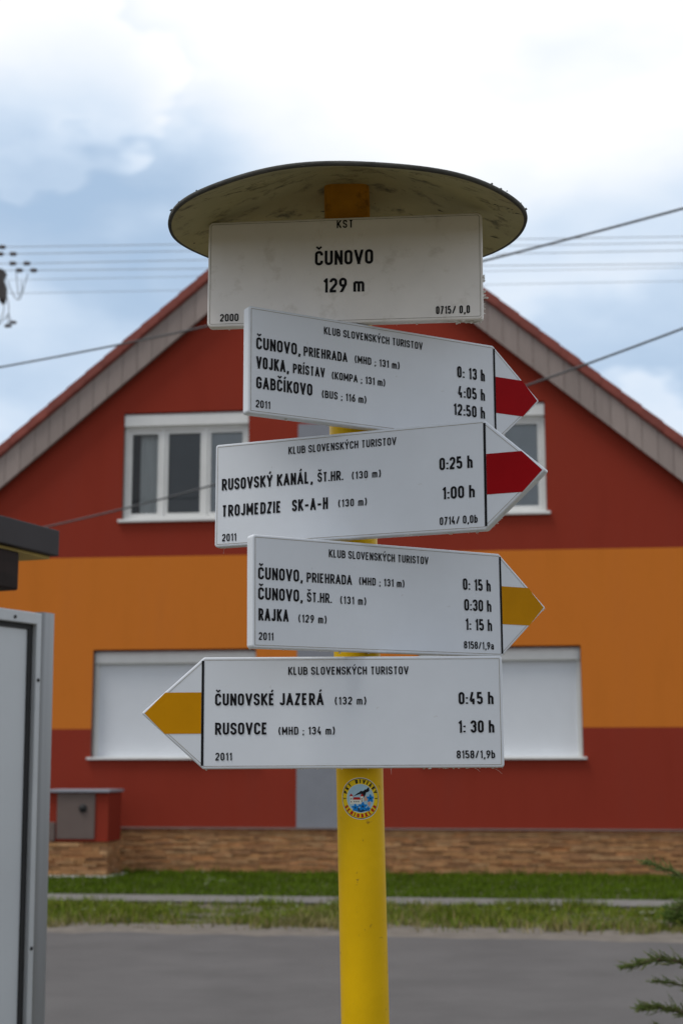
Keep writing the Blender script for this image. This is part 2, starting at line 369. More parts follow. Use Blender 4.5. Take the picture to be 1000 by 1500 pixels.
# ------------------------------------------------------------------ the house
house = empty('house', HO, (0, 0, PSI))
tag(house, 'red and orange rendered gable house with stone plinth across the road', 'house')
UL, UR, UC, DEP = -5.65, 5.35, -.195, 11.0
SL, ZR = .836, 9.905           # slope and ridge height of the roof's outer edge
TH, BG, OH = .16, .455, .15    # tile edge, bargeboard height, gable overhang
Z1, Z2 = 1.935, 4.345
def zroof(u): return ZR - SL * abs(u - UC)
def zund(u): return zroof(u) - TH - .02
LOW = [(-3.505, -1.19), (1.053, 3.245)]; LZ = (1.535, 3.035)
UPP = [(-3.145, -1.325), (1.02, 2.84)]; UZ = (4.865, 6.435)
mb = MB()
def cell(a, b, z0, z1, m, tops=None):
    mb.m = m
    if tops is None: mb.add([(a, 0, z0), (b, 0, z0), (b, 0, z1), (a, 0, z1)], [(0, 1, 2, 3)])
    else: mb.add([(a, 0, z0), (b, 0, z0), (b, 0, tops[1]), (a, 0, tops[0])], [(0, 1, 2, 3)])
cell(UL, UR, 0, LZ[0], 0)
cols = [UL, LOW[0][0], LOW[0][1], LOW[1][0], LOW[1][1], UR]
for i in range(5):
    if i in (1, 3): cell(cols[i], cols[i + 1], LZ[1], Z2, 1)
    else: cell(cols[i], cols[i + 1], LZ[0], Z1, 0); cell(cols[i], cols[i + 1], Z1, Z2, 1)
cell(UL, UR, Z2, 4.865, 0)
cols = [UL, UPP[0][0], UPP[0][1], UC, UPP[1][0], UPP[1][1], UR]
for i in range(6):
    a, b = cols[i], cols[i + 1]; tp = (zund(a), zund(b))
    if i in (1, 4): cell(a, b, UZ[1], 0, 0, tp)
    else: cell(a, b, UZ[0], 0, 0, tp)
mb.m = 0
for ws, wz in ((LOW, LZ), (UPP, UZ)):
    for a, b in ws:
        mb.add([(a, 0, wz[0]), (a, .3, wz[0]), (a, .3, wz[1]), (a, 0, wz[1])], [(0, 1, 2, 3)])
        mb.add([(b, 0, wz[0]), (b, .3, wz[0]), (b, .3, wz[1]), (b, 0, wz[1])], [(0, 1, 2, 3)])
        mb.add([(a, 0, wz[1]), (b, 0, wz[1]), (b, .3, wz[1]), (a, .3, wz[1])], [(0, 1, 2, 3)])
        mb.add([(a, 0, wz[0]), (b, 0, wz[0]), (b, .3, wz[0]), (a, .3, wz[0])], [(0, 1, 2, 3)])
mb.m = 2
for u in (UL, UR): mb.add([(u, 0, 0), (u, DEP, 0), (u, DEP, zund(u)), (u, 0, zund(u))], [(0, 1, 2, 3)])
mb.add([(UL, DEP, 0), (UR, DEP, 0), (UR, DEP, zund(UR)), (UC, DEP, zund(UC)), (UL, DEP, zund(UL))], [(0, 1, 2, 3, 4)])
mb.build('wall', [M['red_wall'], M['orange_wall'], M['plain_wall']], house, fixn=False)
mb = MB(); mb.box(-.615, .36, -.012, .05, .60, 6.20); mb.build('accent_strip', M['grey_wall'], house)
# stone plinth: courses of thin split stones
mb = MB(); mb.m = 1; mb.box(UL - .02, UR + .02, -.02, .02, -.05, .565); mb.m = 0
z = .0
while z < .575:
    h = random.choice([.020, .026, .032, .040]); h = min(h, .585 - z)
    u = UL - .03 - random.uniform(0, .2)
    while u < UR:
        l = random.uniform(.08, .34); d = random.uniform(.03, .052)
        e = min(u + l - .002, UR + .03)
        if e > UL: mb.box(max(u, UL - .03), e, -d, -.02, z, z + h - .002)
        u += l
    z += h
mb.build('plinth', [M['stone'], M['mortar']], house, fixn=False)
mb = MB(); mb.box(UL - .02, UR + .02, -.075, -.021, .587, .606); mb.build('plinth_trim', M['soffit'], house)

def sloped(mb, ua, ub, y0, y1, d0, d1, side):
    """slab between roof-outer-line minus d0 and minus d1"""
    mb.prism([(ua, zroof(ua) - d0), (ub, zroof(ub) - d0), (ub, zroof(ub) - d1), (ua, zroof(ua) - d1)], y0, y1)
EL, ER = UL - .45, UR + .45
rf = MB()
sloped(rf, EL, UC, -OH - .03, DEP + .4, 0, TH, 0); sloped(rf, UC, ER, -OH - .03, DEP + .4, 0, TH, 1)
roof = rf.build('roof', M['roof'], house)
for ua, ub in ((EL, UC), (UC, ER)):
    vt = MB(); n = 22; wv_ = (ub - ua) / n
    for k in range(n):
        a = ua + k * wv_; b = a + wv_ - .004; la, lb = (.018, .004) if ub == UC else (.004, .018)
        vt.prism([(a, zroof(a) + la), (b, zroof(b) + lb), (b, zroof(b) - TH + lb + .012), (a, zroof(a) - TH + la + .012)], -OH - .055, -OH - .0305)
    vt.build('verge_tiles', M['roof'], roof, fixn=False)
mb = MB()
for k in range(30):
    y = -OH - .05 + k * .40
    mb.tube([(UC, y, ZR - .02), (UC, y + .41, ZR - .035)], [.12, .105], 12)
mb.build('ridge_cap', M['roof'], roof)
mb = MB()
for s_, (ua, ub) in enumerate(((EL, UC), (UC, ER))):
    bb = MB(); n = int((ub - ua) / .205); wv = (ub - ua) / n
    for k in range(n):
        a = ua + k * wv + .003; b = ua + (k + 1) * wv - .003
        sloped(bb, a, b, -OH, -OH + .03, TH + .006, TH + BG, 0)
    bb.build('bargeboard', M['barge'], house, fixn=False)
    sloped(mb, ua, ub, -OH + .032, .0, TH + BG - .07, TH + BG - .04, 0)
mb.build('soffit', M['soffit'], house)

def shutter_window(a, b, z0, z1):
    f = MB()
    f.ring(a, b, z0 + .0105, z1 - .19, .055, .055, .008, .004, .115, .20)
    o = f.build('window', M['white_pvc'], house, bevel=.006); o['label'] = 'window closed by a white roller shutter'
    bx = MB(); bx.prism([(.075, z1 - .19), (.075, z1 - .06), (.10, z1 - .015), (.20, z1 - .015), (.20, z1 - .19)], a + .003, b - .003, axis='x')
    bx.build('shutter_box', M['white_pvc'], o, bevel=.012, seg=3)
    s_ = MB(); z = z0 + .012
    while z < z1 - .19:
        zt = min(z + .037, z1 - .188)
        s_.prism([(.1565, z), (.155, z + .008), (.1545, (z + zt) / 2), (.155, zt - .010), (.1565, zt - .0005), (.17, zt - .0005), (.17, z)], a + .056, b - .056, axis='x')
        z += .037
    s_.build('roller_shutter', M['shutter'], o, fixn=False)
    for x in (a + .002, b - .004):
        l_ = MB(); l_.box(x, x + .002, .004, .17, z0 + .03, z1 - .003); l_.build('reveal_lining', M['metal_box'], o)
    q = MB(); q.box(a - .045, b + .045, -.055, .165, z0 - .022, z0 + .010); q.build('sill', M['white_pvc'], o, bevel=.006)
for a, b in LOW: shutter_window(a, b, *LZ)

def casement_window(a, b, z0, z1, kinds):
    f = MB(); zt = z1 - .20
    f.ring(a, b, z0, zt, .06, .06, .06, .05, .07, .15)
    n = 3; ws_ = (b - a - .12); wv = [0, ws_ * .295, ws_ * .66, ws_]
    o = f.build('window', M['white_pvc'], house, bevel=.005); o['label'] = 'white three-part casement window under a shutter box'
    for k in (1, 2):
        f = MB(); f.box(a + .06 + wv[k] - .03, a + .06 + wv[k] + .03, .072, .148, z0 + .0602, zt - .0502); f.build('mullion', M['white_pvc'], o, bevel=.005)
    bx = MB(); bx.prism([(.015, zt), (.015, z1 - .05), (.045, z1 - .012), (.16, z1 - .012), (.16, zt)], a + .003, b - .003, axis='x')
    bx.build('shutter_box', M['white_pvc'], o, bevel=.010, seg=3)
    q = MB(); q.box(a - .05, b + .05, -.055, .085, z0 - .03, z0 + .012); q.build('sill', M['white_pvc'], o, bevel=.006)
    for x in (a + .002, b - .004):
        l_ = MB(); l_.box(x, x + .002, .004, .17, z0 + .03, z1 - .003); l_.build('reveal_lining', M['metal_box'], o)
    for k in range(n):
        p0 = a + .06 + wv[k] + (.03 if k else 0); p1 = a + .06 + wv[k + 1] - (.03 if k < 2 else 0)
        s_ = MB(); sw = .045
        s_.ring(p0 + .004, p1 - .004, z0 + .064, zt - .054, sw - .004, sw - .004, sw, sw, .085, .135)
        sash = s_.build('sash', M['white_pvc'], o, bevel=.004)
        gl = MB(); gl.add([(p0 + sw, .11, z0 + .06 + sw), (p1 - sw, .11, z0 + .06 + sw), (p1 - sw, .11, zt - .05 - sw), (p0 + sw, .11, zt - .05 - sw)], [(0, 1, 2, 3)])
        gl.build('pane', M['glass'], o, fixn=False)
        c = MB(); kk = kinds[k]
        if kk == 'lace':
            pts = []; c0 = p0 + .135; NN = 60
            for i in range(NN + 1):
                t_ = i / NN; pts.append((c0 + t_ * (p1 + .02 - c0), .24 + .012 * math.sin(t_ * 34) + .006 * math.sin(t_ * 77)))
            c.add([(x, y, z0) for x, y in pts] + [(x, y, z1 - .1) for x, y in pts], [(i, i + 1, NN + 2 + i, NN + 1 + i) for i in range(NN)])
            c.build('curtain', M['curtain'], o, fixn=False)
        else:
            c.add([(p0 + .01, .142, z0 + .07), (p1 - .01, .142, z0 + .07), (p1 - .01, .142, zt - .06), (p0 + .01, .142, zt - .06)], [(0, 1, 2, 3)])
            c.build('screen', M[kk], o, fixn=False)
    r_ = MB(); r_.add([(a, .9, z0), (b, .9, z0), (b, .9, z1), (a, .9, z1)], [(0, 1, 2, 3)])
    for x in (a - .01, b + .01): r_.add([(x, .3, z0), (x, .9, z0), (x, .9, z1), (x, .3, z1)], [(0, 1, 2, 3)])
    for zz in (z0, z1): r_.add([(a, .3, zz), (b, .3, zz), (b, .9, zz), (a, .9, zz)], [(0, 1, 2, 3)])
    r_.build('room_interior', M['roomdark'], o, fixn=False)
M['screen_mid'] = mat('pale_blind', (.62, .64, .68), .9, var=.05, vscale=2)
M['screen_dim'] = mat('insect_screen', (.13, .14, .155), .9, var=.10, vscale=2)
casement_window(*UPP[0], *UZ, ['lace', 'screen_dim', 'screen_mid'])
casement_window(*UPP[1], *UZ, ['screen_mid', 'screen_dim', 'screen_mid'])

# ------------------------------------------------------------------ meter cabinet in front of the house
cab = empty('meter_cabinet', st(-3.33, 1.0), (0, 0, PSI))
tag(cab, 'low red rendered meter cabinet on a stone base at the left front of the house', 'utility cabinet')
mb = MB(); mb.box(-.42, .385, .0, .62, .45, 1.08); mb.build('body', M['red_wall'], cab, bevel=.008)
mb = MB(); mb.box(-.47, .41, -.06, .66, 1.085, 1.12); mb.build('lid', M['metal_lid'], cab, bevel=.006)
mb = MB(); mb.box(-.305, .205, -.022, -.002, .485, 1.072)
door = mb.build('door', M['metal_box'], cab, bevel=.004)
mb = MB(); mb.tube([(.045, -.023, .88), (.045, -.042, .88)], [.055, .05], 20); mb.tube([(.045, -.042, .88), (.045, -.05, .88)], [.03, .028], 16); mb.build('lock', M['black'], door)
mb = MB(); mb.box(-.415, -.325, -.035, -.002, .46, .70); mb.build('side_box', M['metal_box'], cab, bevel=.004)
mb = MB(); mb.m = 1; mb.box(-.46, .365, -.0, .64, -.05, .44); mb.m = 0; z = 0
while z < .44:
    h = min(random.choice([.03, .04, .05]), .447 - z); u = -.48 - random.uniform(0, .1)
    while u < .38:
        l = random.uniform(.1, .34); d = random.uniform(.012, .04); e = min(u + l - .005, .385)
        if e > -.48: mb.box(max(u, -.48), e, -d, -.0, z, z + h - .005)
        u += l
    y = 0.0
    while y < .6:
        l = random.uniform(.1, .3); d = random.uniform(.012, .035); mb.box(.366, .366 + d, y, min(y + l - .005, .64), z, z + h - .005); y += l
    z += h
mb.build('base', [M['stone'], M['mortar']], cab, fixn=False)
mb = MB()
for i in range(160):
    p = st(random.uniform(-3.95, -2.88), 1.05 + abs(random.gauss(0, .08)), .012) if i < 120 else st(-2.90 + abs(random.gauss(0, .05)), random.uniform(.45, 1.1), .012)
    r_ = random.uniform(.014, .034)
    mb.add([p + Vector(d) * r_ * random.uniform(.7, 1.2) for d in ((1, .2, 0), (.2, 1, .1), (-1, 0, 0), (0, -1, 0), (.1, 0, .8), (0, 0, -.7))],
           [(0, 1, 4), (1, 2, 4), (2, 3, 4), (3, 0, 4), (1, 0, 5), (2, 1, 5), (3, 2, 5), (0, 3, 5)])
tag(mb.build('gravel', M['gravel'], fixn=False), 'pale pebbles round the foot of the meter cabinet', 'gravel', kind='stuff')

# ------------------------------------------------------------------ lettering: a condensed engineering stroke alphabet (cap height 1)
def G(c, *strokes): return (c, strokes)
c_ = .30; q = .15
RR = lambda x0, y0, x1, y1, r: ([(x0, y0, r), (x1, y0, r), (x1, y1, r), (x0, y1, r)], True)
def L_(*p): return ([(a[0], a[1], a[2] if len(a) > 2 else 0) for a in p], False)
XS = 1.20
GL = {
 'A': G(.36, L_((0, 0), (.18, 1), (.36, 0)), L_((.07, .28), (.29, .28))),
 'B': G(c_, L_((0, .53), (.29, .53, .12), (.29, 1, .168), (0, 1), (0, 0), (.31, 0, .15), (.31, .53, .14), (.02, .53))),
 'C': G(c_, L_((c_, .72), (c_, 1, q), (0, 1, q), (0, 0, q), (c_, 0, q), (c_, .28))),
 'D': G(c_, ([(0, 0, 0), (c_, 0, .15), (c_, 1, .15), (0, 1, 0)], True)),
 'E': G(.26, L_((.26, 1), (0, 1), (0, 0), (.26, 0)), L_((0, .52), (.22, .52))),
 'G': G(c_, L_((c_, .72), (c_, 1, q), (0, 1, q), (0, 0, q), (c_, 0, q), (c_, .47), (.15, .47))),
 'H': G(c_, L_((0, 0), (0, 1)), L_((c_, 0), (c_, 1)), L_((0, .52), (c_, .52))),
 'I': G(0, L_((0, 0), (0, 1))),
 'J': G(.22, L_((.22, 1), (.22, 0, .12), (0, 0, .12), (0, .18))),
 'K': G(.31, L_((0, 0), (0, 1)), L_((.30, 1), (0, .36)), L_((.10, .54), (.32, 0))),
 'L': G(.24, L_((0, 1), (0, 0), (.24, 0))),
 'M': G(.43, L_((0, 0), (0, 1), (.215, .22), (.43, 1), (.43, 0))),
 'N': G(c_, L_((0, 0), (0, 1), (c_, 0), (c_, 1))),
 'O': G(c_, RR(0, 0, c_, 1, q)),
 'P': G(.29, L_((0, 0), (0, 1), (.29, 1, q), (.29, .44, q), (0, .44))),
 'R': G(.30, L_((0, 0), (0, 1), (.29, 1, q), (.29, .46, q), (0, .46)), L_((.13, .46), (.30, 0))),
 'S': G(.29, L_((.29, .74), (.29, 1, .145), (0, 1, .145), (0, .60, .13), (.29, .40, .13), (.29, 0, .145), (0, 0, .145), (0, .26))),
 'T': G(.30, L_((0, 1), (.30, 1)), L_((.15, 1), (.15, 0))),
 'U': G(c_, L_((0, 1), (0, 0, q), (c_, 0, q), (c_, 1))),
 'V': G(.35, L_((0, 1), (.175, 0), (.35, 1))),
 'Y': G(.34, L_((0, 1), (.17, .44), (.34, 1)), L_((.17, .44), (.17, 0))),
 'Z': G(.28, L_((0, 1), (.28, 1), (0, 0), (.28, 0))),
 '0': G(.28, RR(0, 0, .28, 1, .155)),
 '1': G(.13, L_((0, .80), (.13, 1), (.13, 0))),
 '2': G(.28, L_((0, .76), (0, 1, .168), (.28, 1, .168), (.28, .60, .1), (0, .10), (0, 0), (.29, 0))),
 '3': G(.28, L_((0, .78), (0, 1, .168), (.28, 1, .168), (.28, .54, .12), (.10, .54)), L_((.10, .54), (.28, .54, .12), (.28, 0, .168), (0, 0, .168), (0, .22))),
 '4': G(.30, L_((.13, 1), (0, .24), (.31, .24)), L_((.22, .46), (.22, 0))),
 '5': G(.28, L_((.27, 1), (.01, 1), (0, .56), (.28, .62, .14), (.28, 0, .168), (0, 0, .168), (0, .2))),
 '6': G(.28, L_((.20, 1), (0, .45, .1), (0, 0, .168), (.28, 0, .168), (.28, .55, .14), (.03, .55))),
 '7': G(.28, L_((0, 1), (.28, 1), (.07, 0))),
 '8': G(.28, RR(.01, .53, .27, 1, .13), RR(0, 0, .28, .53, .14)),
 '9': G(.28, L_((.08, 0), (.28, .55, .1), (.28, 1, .168), (0, 1, .168), (0, .45, .14), (.25, .45))),
 'h': G(.25, L_((0, 1), (0, 0)), L_((0, .64), (.25, .66, .13), (.25, 0))),
 'm': G(.46, L_((0, .70), (0, 0)), L_((0, .67), (.23, .68, .11), (.23, 0)), L_((.23, .65), (.46, .68, .11), (.46, 0))),
 'a': G(.24, L_((.01, .58), (.01, .68, .09), (.24, .68, .12), (.24, 0)), L_((.24, .40), (0, .40, .12), (0, 0, .12), (.24, .04))),
 'b': G(.25, L_((0, 1), (0, 0)), L_((0, .66), (.25, .66, .13), (.25, 0, .13), (0, 0))),
 '.': G(0, L_((0, -.09), (0, .07))), ',': G(.05, L_((.05, .07), (.04, -.08), (-.01, -.26))),
 ':': G(0, L_((0, -.06), (0, .09)), L_((0, .44), (0, .59))), ';': G(.04, L_((.04, .07), (.03, -.08), (-.01, -.22)), L_((.04, .42), (.04, .57))),
 '(': G(.12, L_(*[(.13 * (2 * t / 10 - 1) ** 2, -.12 + 1.2 * t / 10) for t in range(11)])), ')': G(.12, L_(*[(.13 - .13 * (2 * t / 10 - 1) ** 2, -.12 + 1.2 * t / 10) for t in range(11)])),
 '/': G(.30, L_((0, -.04), (.30, 1.04))), '-': G(.24, L_((-.04, .42), (.28, .42))), ' ': G(.20),
}
ACC = {'Č': ('C', 'v'), 'Š': ('S', 'v'), 'Ť': ('T', 'v'), 'Ž': ('Z', 'v'), 'Ý': ('Y', 'a'), 'Á': ('A', 'a'), 'Í': ('I', 'a'), 'É': ('E', 'a'), 'Ú': ('U', 'a')}
def fillet(pts, closed):
    o = []; n = len(pts)
    for i, (x, y, r) in enumerate(pts):
        if r <= 0 or (not closed and i in (0, n - 1)): o.append((x, y)); continue
        p = Vector((x, y)); a = Vector(pts[i - 1][:2]); b = Vector(pts[(i + 1) % n][:2])
        d1 = (a - p); d2 = (b - p); l1, l2 = d1.length, d2.length; d1.normalize(); d2.normalize()
        ang = math.acos(max(-1, min(1, d1.dot(d2)))); tl = min(r / math.tan(ang / 2), l1 * .5 if pts[i - 1][2] > 0 else l1 * .98, l2 * .5 if pts[(i + 1) % n][2] > 0 else l2 * .98)
        rr = tl * math.tan(ang / 2); bis = (d1 + d2).normalized(); cc = p + bis * (rr / math.sin(ang / 2))
        s0 = p + d1 * tl - cc; s1 = p + d2 * tl - cc
        a0 = math.atan2(s0.y, s0.x); a1 = math.atan2(s1.y, s1.x); da = (a1 - a0 + math.pi) % (2 * math.pi) - math.pi
        K = 7
        for k in range(K + 1): th = a0 + da * k / K; o.append((cc.x + rr * math.cos(th), cc.y + rr * math.sin(th)))
    return o
def stroke_quads(pts, closed, w):
    P = [Vector(p) for p in pts]; n = len(P)
    Q = [P[0]]
    for p in P[1:]:
        if (p - Q[-1]).length > 1e-4: Q.append(p)
    if closed and (Q[0] - Q[-1]).length < 1e-4: Q.pop()
    P = Q; n = len(P); Lf = []; Rt = []
    for i in range(n):
        a = P[i - 1] if (i or closed) else None; b = P[(i + 1) % n] if (i < n - 1 or closed) else None
        d1 = (P[i] - a).normalized() if a is not None else None; d2 = (b - P[i]).normalized() if b is not None else None
        if d1 is None: d1 = d2
        if d2 is None: d2 = d1
        nn = Vector((-(d1.y + d2.y), d1.x + d2.x))
        if nn.length < 1e-5: nn = Vector((-d1.y, d1.x))
        nn.normalize(); cs = max(.42, nn.dot(Vector((-d1.y, d1.x))))
        Lf.append(P[i] + nn * (w / 2 / cs)); Rt.append(P[i] - nn * (w / 2 / cs))
    V = Lf + Rt; F = [(i, (i + 1) % n, n + (i + 1) % n, n + i) for i in range(n if closed else n - 1)]
    return V, F
def clip_poly(poly, axis, lim, sign):
    o = []
    for i in range(len(poly)):
        a, b = poly[i - 1], poly[i]; da, db = (a[axis] - lim) * sign, (b[axis] - lim) * sign
        if (da < 0) != (db < 0): t = da / (da - db); o.append(Vector((a[0] + (b[0] - a[0]) * t, a[1] + (b[1] - a[1]) * t)))
        if db >= 0: o.append(Vector((b[0], b[1])))
    return o
def glyph(ch, s, xs=None):
    """strokes of one character as lists of (points, faces); sharp corners are cut square like the stencil originals"""
    acc = None
    if ch in ACC: ch, acc = ACC[ch]
    if xs is None: xs = XS
    c, strokes = GL[ch]; k = 1 - s; outp = []; xs = xs if ch not in '()/-:;,. ' else 1.0; c = c * xs
    for pts, closed in strokes:
        pp = fillet([(x * xs, s / 2 + y * k, r * (1.1 if r else 0)) for x, y, r in pts], closed)
        parts = [[pp[0]]]; sharp = [False]
        for i in range(1, len(pp)):
            parts[-1].append(pp[i])
            if not closed and i < len(pp) - 1:
                d1 = (Vector(pp[i]) - Vector(pp[i - 1])).normalized(); d2 = (Vector(pp[i + 1]) - Vector(pp[i])).normalized()
                if d1.dot(d2) < -.12: parts.append([pp[i]]); sharp.append(True)
        diag = not closed and any(abs(parts[a][0][0] - parts[a][-1][0]) > .02 and len(parts[a]) == 2 and abs(parts[a][0][1] - parts[a][-1][1]) > .2 for a in range(len(parts))) and ch not in '/,;()'
        if not diag and (closed or ch in '.,:;()/-'): outp.append(stroke_quads(pp, closed, s)); continue
        if not diag: parts = [pp]
        for pt in parts:
            P = [Vector(p) for p in pt]
            d0 = (P[0] - P[1]).normalized(); d1 = (P[-1] - P[-2]).normalized()
            def at_edge(p): return p.y < s * .75 or p.y > 1 - s * .75
            if at_edge(P[0]) and abs(d0.y) > (.3 if diag else .8): P[0] = P[0] + d0 * s * 1.1
            if at_edge(P[-1]) and abs(d1.y) > (.3 if diag else .8): P[-1] = P[-1] + d1 * s * 1.1
            V, F = stroke_quads([tuple(p) for p in P], False, s)
            for f in F:
                poly = [V[a] for a in f]
                for ax, lim, sg in ((1, 0, 1), (1, 1, -1), (0, -s / 2, 1), (0, c + s / 2, -1)):
                    poly = clip_poly(poly, ax, lim, sg)
                    if not poly: break
                if len(poly) > 2: outp.append((poly, [tuple(range(len(poly)))]))
    m = c / 2
    if acc == 'v': outp.append(stroke_quads([(m - .17, 1.29), (m, 1.15), (m + .17, 1.29)], False, s * .72))
    if acc == 'a': outp.append(stroke_quads([(m - .03, 1.10), (m + .10, 1.29)], False, s * .75))
    return c, outp
def lettering(txt, u0, u1, v, cap, name, parent, s=.165, y=-.0006, m='ink'):
    """one line of writing set between u0 and u1 (mm) on a board's face, baseline at v (mm)"""
    xs = XS + .04
    while True:
        xs -= .04; gs = [glyph(c, s, xs) for c in txt]
        inkw = sum(g[0] for g in gs) * cap + s * cap * len([1 for c in txt if c != ' '])
        gap = (u1 - u0 - inkw) / max(1, len(txt) - 1)
        if gap > .105 * cap or xs < .9: break
    mb = MB(); x = u0 + s * cap / 2; lay = 0
    for ch, (c, st_) in zip(txt, gs):
        for V, F in st_:
            lay = (lay + 1) % 4
            mb.add([((x + p.x * cap) / 1000, y - lay * .00002, (v + p.y * cap) / 1000) for p in V], F)
        x += c * cap + gap + (s * cap if ch != ' ' else 0)
    return mb.build(name, M[m], parent, fixn=False)

# ------------------------------------------------------------------ the signpost
AX = lambda z: Vector((.0239 - .02065 * (z - 1.4), 2.0 + .0033 * (z - 1.4), z))
PR = .031
post = empty('signpost', AX(0))
tag(post, 'yellow steel signpost with a round metal cap and a club sticker', 'signpost')
post_inv = Vector(AX(0))
mb = MB(); zs = [-.25, .4, .9, 1.1, 1.3, 1.38, 1.8, 2.06]
mb.tube([AX(z) - post_inv for z in zs], PR, 40); mb.build('pole', M['pole'], post)
mb = MB(); hq = []
for k in range(40):
    th = 2 * math.pi * k / 40; cx_, sy_ = math.cos(th), math.sin(th); f_ = .0318 / (abs(cx_) ** 6 + abs(sy_) ** 6) ** (1 / 6); hq.append((cx_ * f_, sy_ * f_))
a_, b_ = AX(2.07) - post_inv, AX(2.2045) - post_inv
mb.add([(a_.x + p[0], a_.y + p[1], a_.z) for p in hq] + [(b_.x + p[0], b_.y + p[1], b_.z) for p in hq], [(k, (k + 1) % 40, 40 + (k + 1) % 40, 40 + k) for k in range(40)] + [tuple(range(40)), tuple(range(79, 39, -1))])
o = mb.build('pole_head', M['pole_rust'], post); o['label'] = 'rusty orange top of the pole under the cap'
# cap: shallow sheet cone
cc = Vector((.0085, 1.950, 2.1305)); RC = .2442
cap_e = MB()
prof_u = [(.0, .073), (.046, .0725), (.075, .062), (.12, .0445), (.18, .0225), (RC - .004, -.0005)]
prof_t = [(RC, -.001), (RC + .001, .002), (RC + .0006, .0045), (RC - .003, .006), (.18, .026), (.12, .048), (.075, .0655), (.046, .0758), (.0, .0762)]
cap_e.m = 0; cap_e.lathe(prof_u, 120); cap_e.m = 1; cap_e.lathe([prof_u[-1]] + prof_t, 120)
for i, p in enumerate(cap_e.v):
    th = math.atan2(p[1], p[0]); rr = math.hypot(p[0], p[1]) / RC
    dz = rr * rr * (.0016 * math.sin(3 * th + .4) + .0010 * math.sin(7 * th + 2))
    cap_e.v[i] = (p[0], p[1], p[2] + .0103 * p[0] + .045 * p[1] + dz)
def cap_z(x, y, z): return z + .0103 * x + .045 * y
cap_e.m = 2
for i in range(46):      # crumbs of moss on the rim
    th = random.uniform(0, 2 * math.pi); rr = RC - random.uniform(-.001, .006); s_ = random.uniform(.0010, .0026)
    p = Vector((rr * math.cos(th), rr * math.sin(th), .004 + .0103 * rr * math.cos(th) + .045 * rr * math.sin(th)))
    cap_e.add([p + Vector(d) * s_ * random.uniform(.6, 1.3) for d in ((1, 0, 0), (0, 1, 0), (-1, 0, 0), (0, -1, 0), (.2, 0, .9), (0, 0, -.7))],
           [(0, 1, 4), (1, 2, 4), (2, 3, 4), (3, 0, 4), (1, 0, 5), (2, 1, 5), (3, 2, 5), (0, 3, 5)])
# patches of black mould made of many fine flecks, drawn out along one direction
pu = [p[0] for p in prof_u]; pz_ = [p[1] for p in prof_u]
for cx0, cy0, sp_, n_, an in ((-.10, -.17, .032, 70, .25), (-.045, -.20, .025, 40, .5), (-.14, -.10, .03, 40, .2), (.03, -.19, .018, 30, -.6), (.06, -.13, .028, 55, -.9), (.12, -.17, .03, 40, -.4), (.17, -.10, .03, 40, -.6), (-.06, -.09, .03, 40, .8), (0, -.05, .2, 70, .2), (.21, -.06, .02, 30, -1.2)):
    for q_ in range(n_):
        x0 = cx0 + random.gauss(0, sp_); y0 = cy0 + random.gauss(0, sp_ * .5); ln = .0015 + random.expovariate(170); wd = random.uniform(.0004, .0013); a = an + random.gauss(0, .35)
        dx, dy = math.cos(a), math.sin(a); L1, L2 = [], []
        for k in range(4):
            t_ = k / 3; ww = wd * (.25, 1, .9, .2)[k] * random.uniform(.6, 1.3)
            for sg, lst in ((1, L1), (-1, L2)):
                x = x0 + dx * ln * t_ - sg * dy * ww; y = y0 + dy * ln * t_ + sg * dx * ww; r_ = math.hypot(x, y)
                lst.append((x, y, cap_z(x, y, float(np.interp(r_, pu, pz_)) - .0007)))
        if max(math.hypot(p[0], p[1]) for p in L1 + L2) > RC - .008: continue
        cap_e.add(L1 + L2, [(k, k + 1, 5 + k, 4 + k) for k in range(3)])
capo = cap_e.build('cap', [M['cap_under'], M['cap_top'], M['moss']], post, loc=cc - post_inv, fixn=False)

# club sticker wrapped round the pole
SZ = 1.361; SR = .0268
def wrap(x, y, lay):
    r_ = PR + .0003 + lay * .00006; a = x * SR / PR; p = AX(SZ + y * SR) - post_inv
    return (p.x + r_ * math.sin(a), p.y - r_ * math.cos(a), p.z)
def grid_poly(mb, pts, lay, cx=None, cy=None):
    n = len(pts); x0 = cx if cx is not None else sum(p[0] for p in pts) / n; y0 = cy if cy is not None else sum(p[1] for p in pts) / n
    K = 4; vs = [wrap(x0, y0, lay)]
    dens = []
    for i in range(n):
        a, b = pts[i], pts[(i + 1) % n]; sub = max(1, int(math.hypot(a[0] - b[0], a[1] - b[1]) / .15))
        dens += [(a[0] + (b[0] - a[0]) * t / sub, a[1] + (b[1] - a[1]) * t / sub) for t in range(sub)]
    n = len(dens)
    for k in range(1, K + 1):
        vs += [wrap(x0 + (p[0] - x0) * k / K, y0 + (p[1] - y0) * k / K, lay) for p in dens]
    fs = [(0, 1 + i, 1 + (i + 1) % n) for i in range(n)]
    for k in range(K - 1):
        o = 1 + k * n; fs += [(o + i, o + n + i, o + n + (i + 1) % n, o + (i + 1) % n) for i in range(n)]
    mb.add(vs, fs)
circ = lambda r, n=64, cx=0, cy=0: [(cx + r * math.cos(2 * math.pi * k / n), cy + r * math.sin(2 * math.pi * k / n)) for k in range(n)]
sm_ = ['st_white', 'st_yellow', 'st_black', 'st_red', 'st_sky', 'st_blue', 'st_skin', 'st_dblue']
S = MB(); S.m = 0; grid_poly(S, circ(1.0), 0); S.m = 2; grid_poly(S, circ(.965), 1); S.m = 1; grid_poly(S, circ(.935), 2); S.m = 0; grid_poly(S, circ(.69), 3); S.m = 4; grid_poly(S, circ(.68), 4)
def P_(m, lay, *pts): S.m = m; grid_poly(S, list(pts), lay)
P_(2, 5, (-.36, .10), (-.16, .24), (.02, .36), (.24, .43), (.42, .55), (.44, .36), (.36, .30), (.30, .36), (.24, .17), (.14, .02), (.06, .20), (-.10, .14))
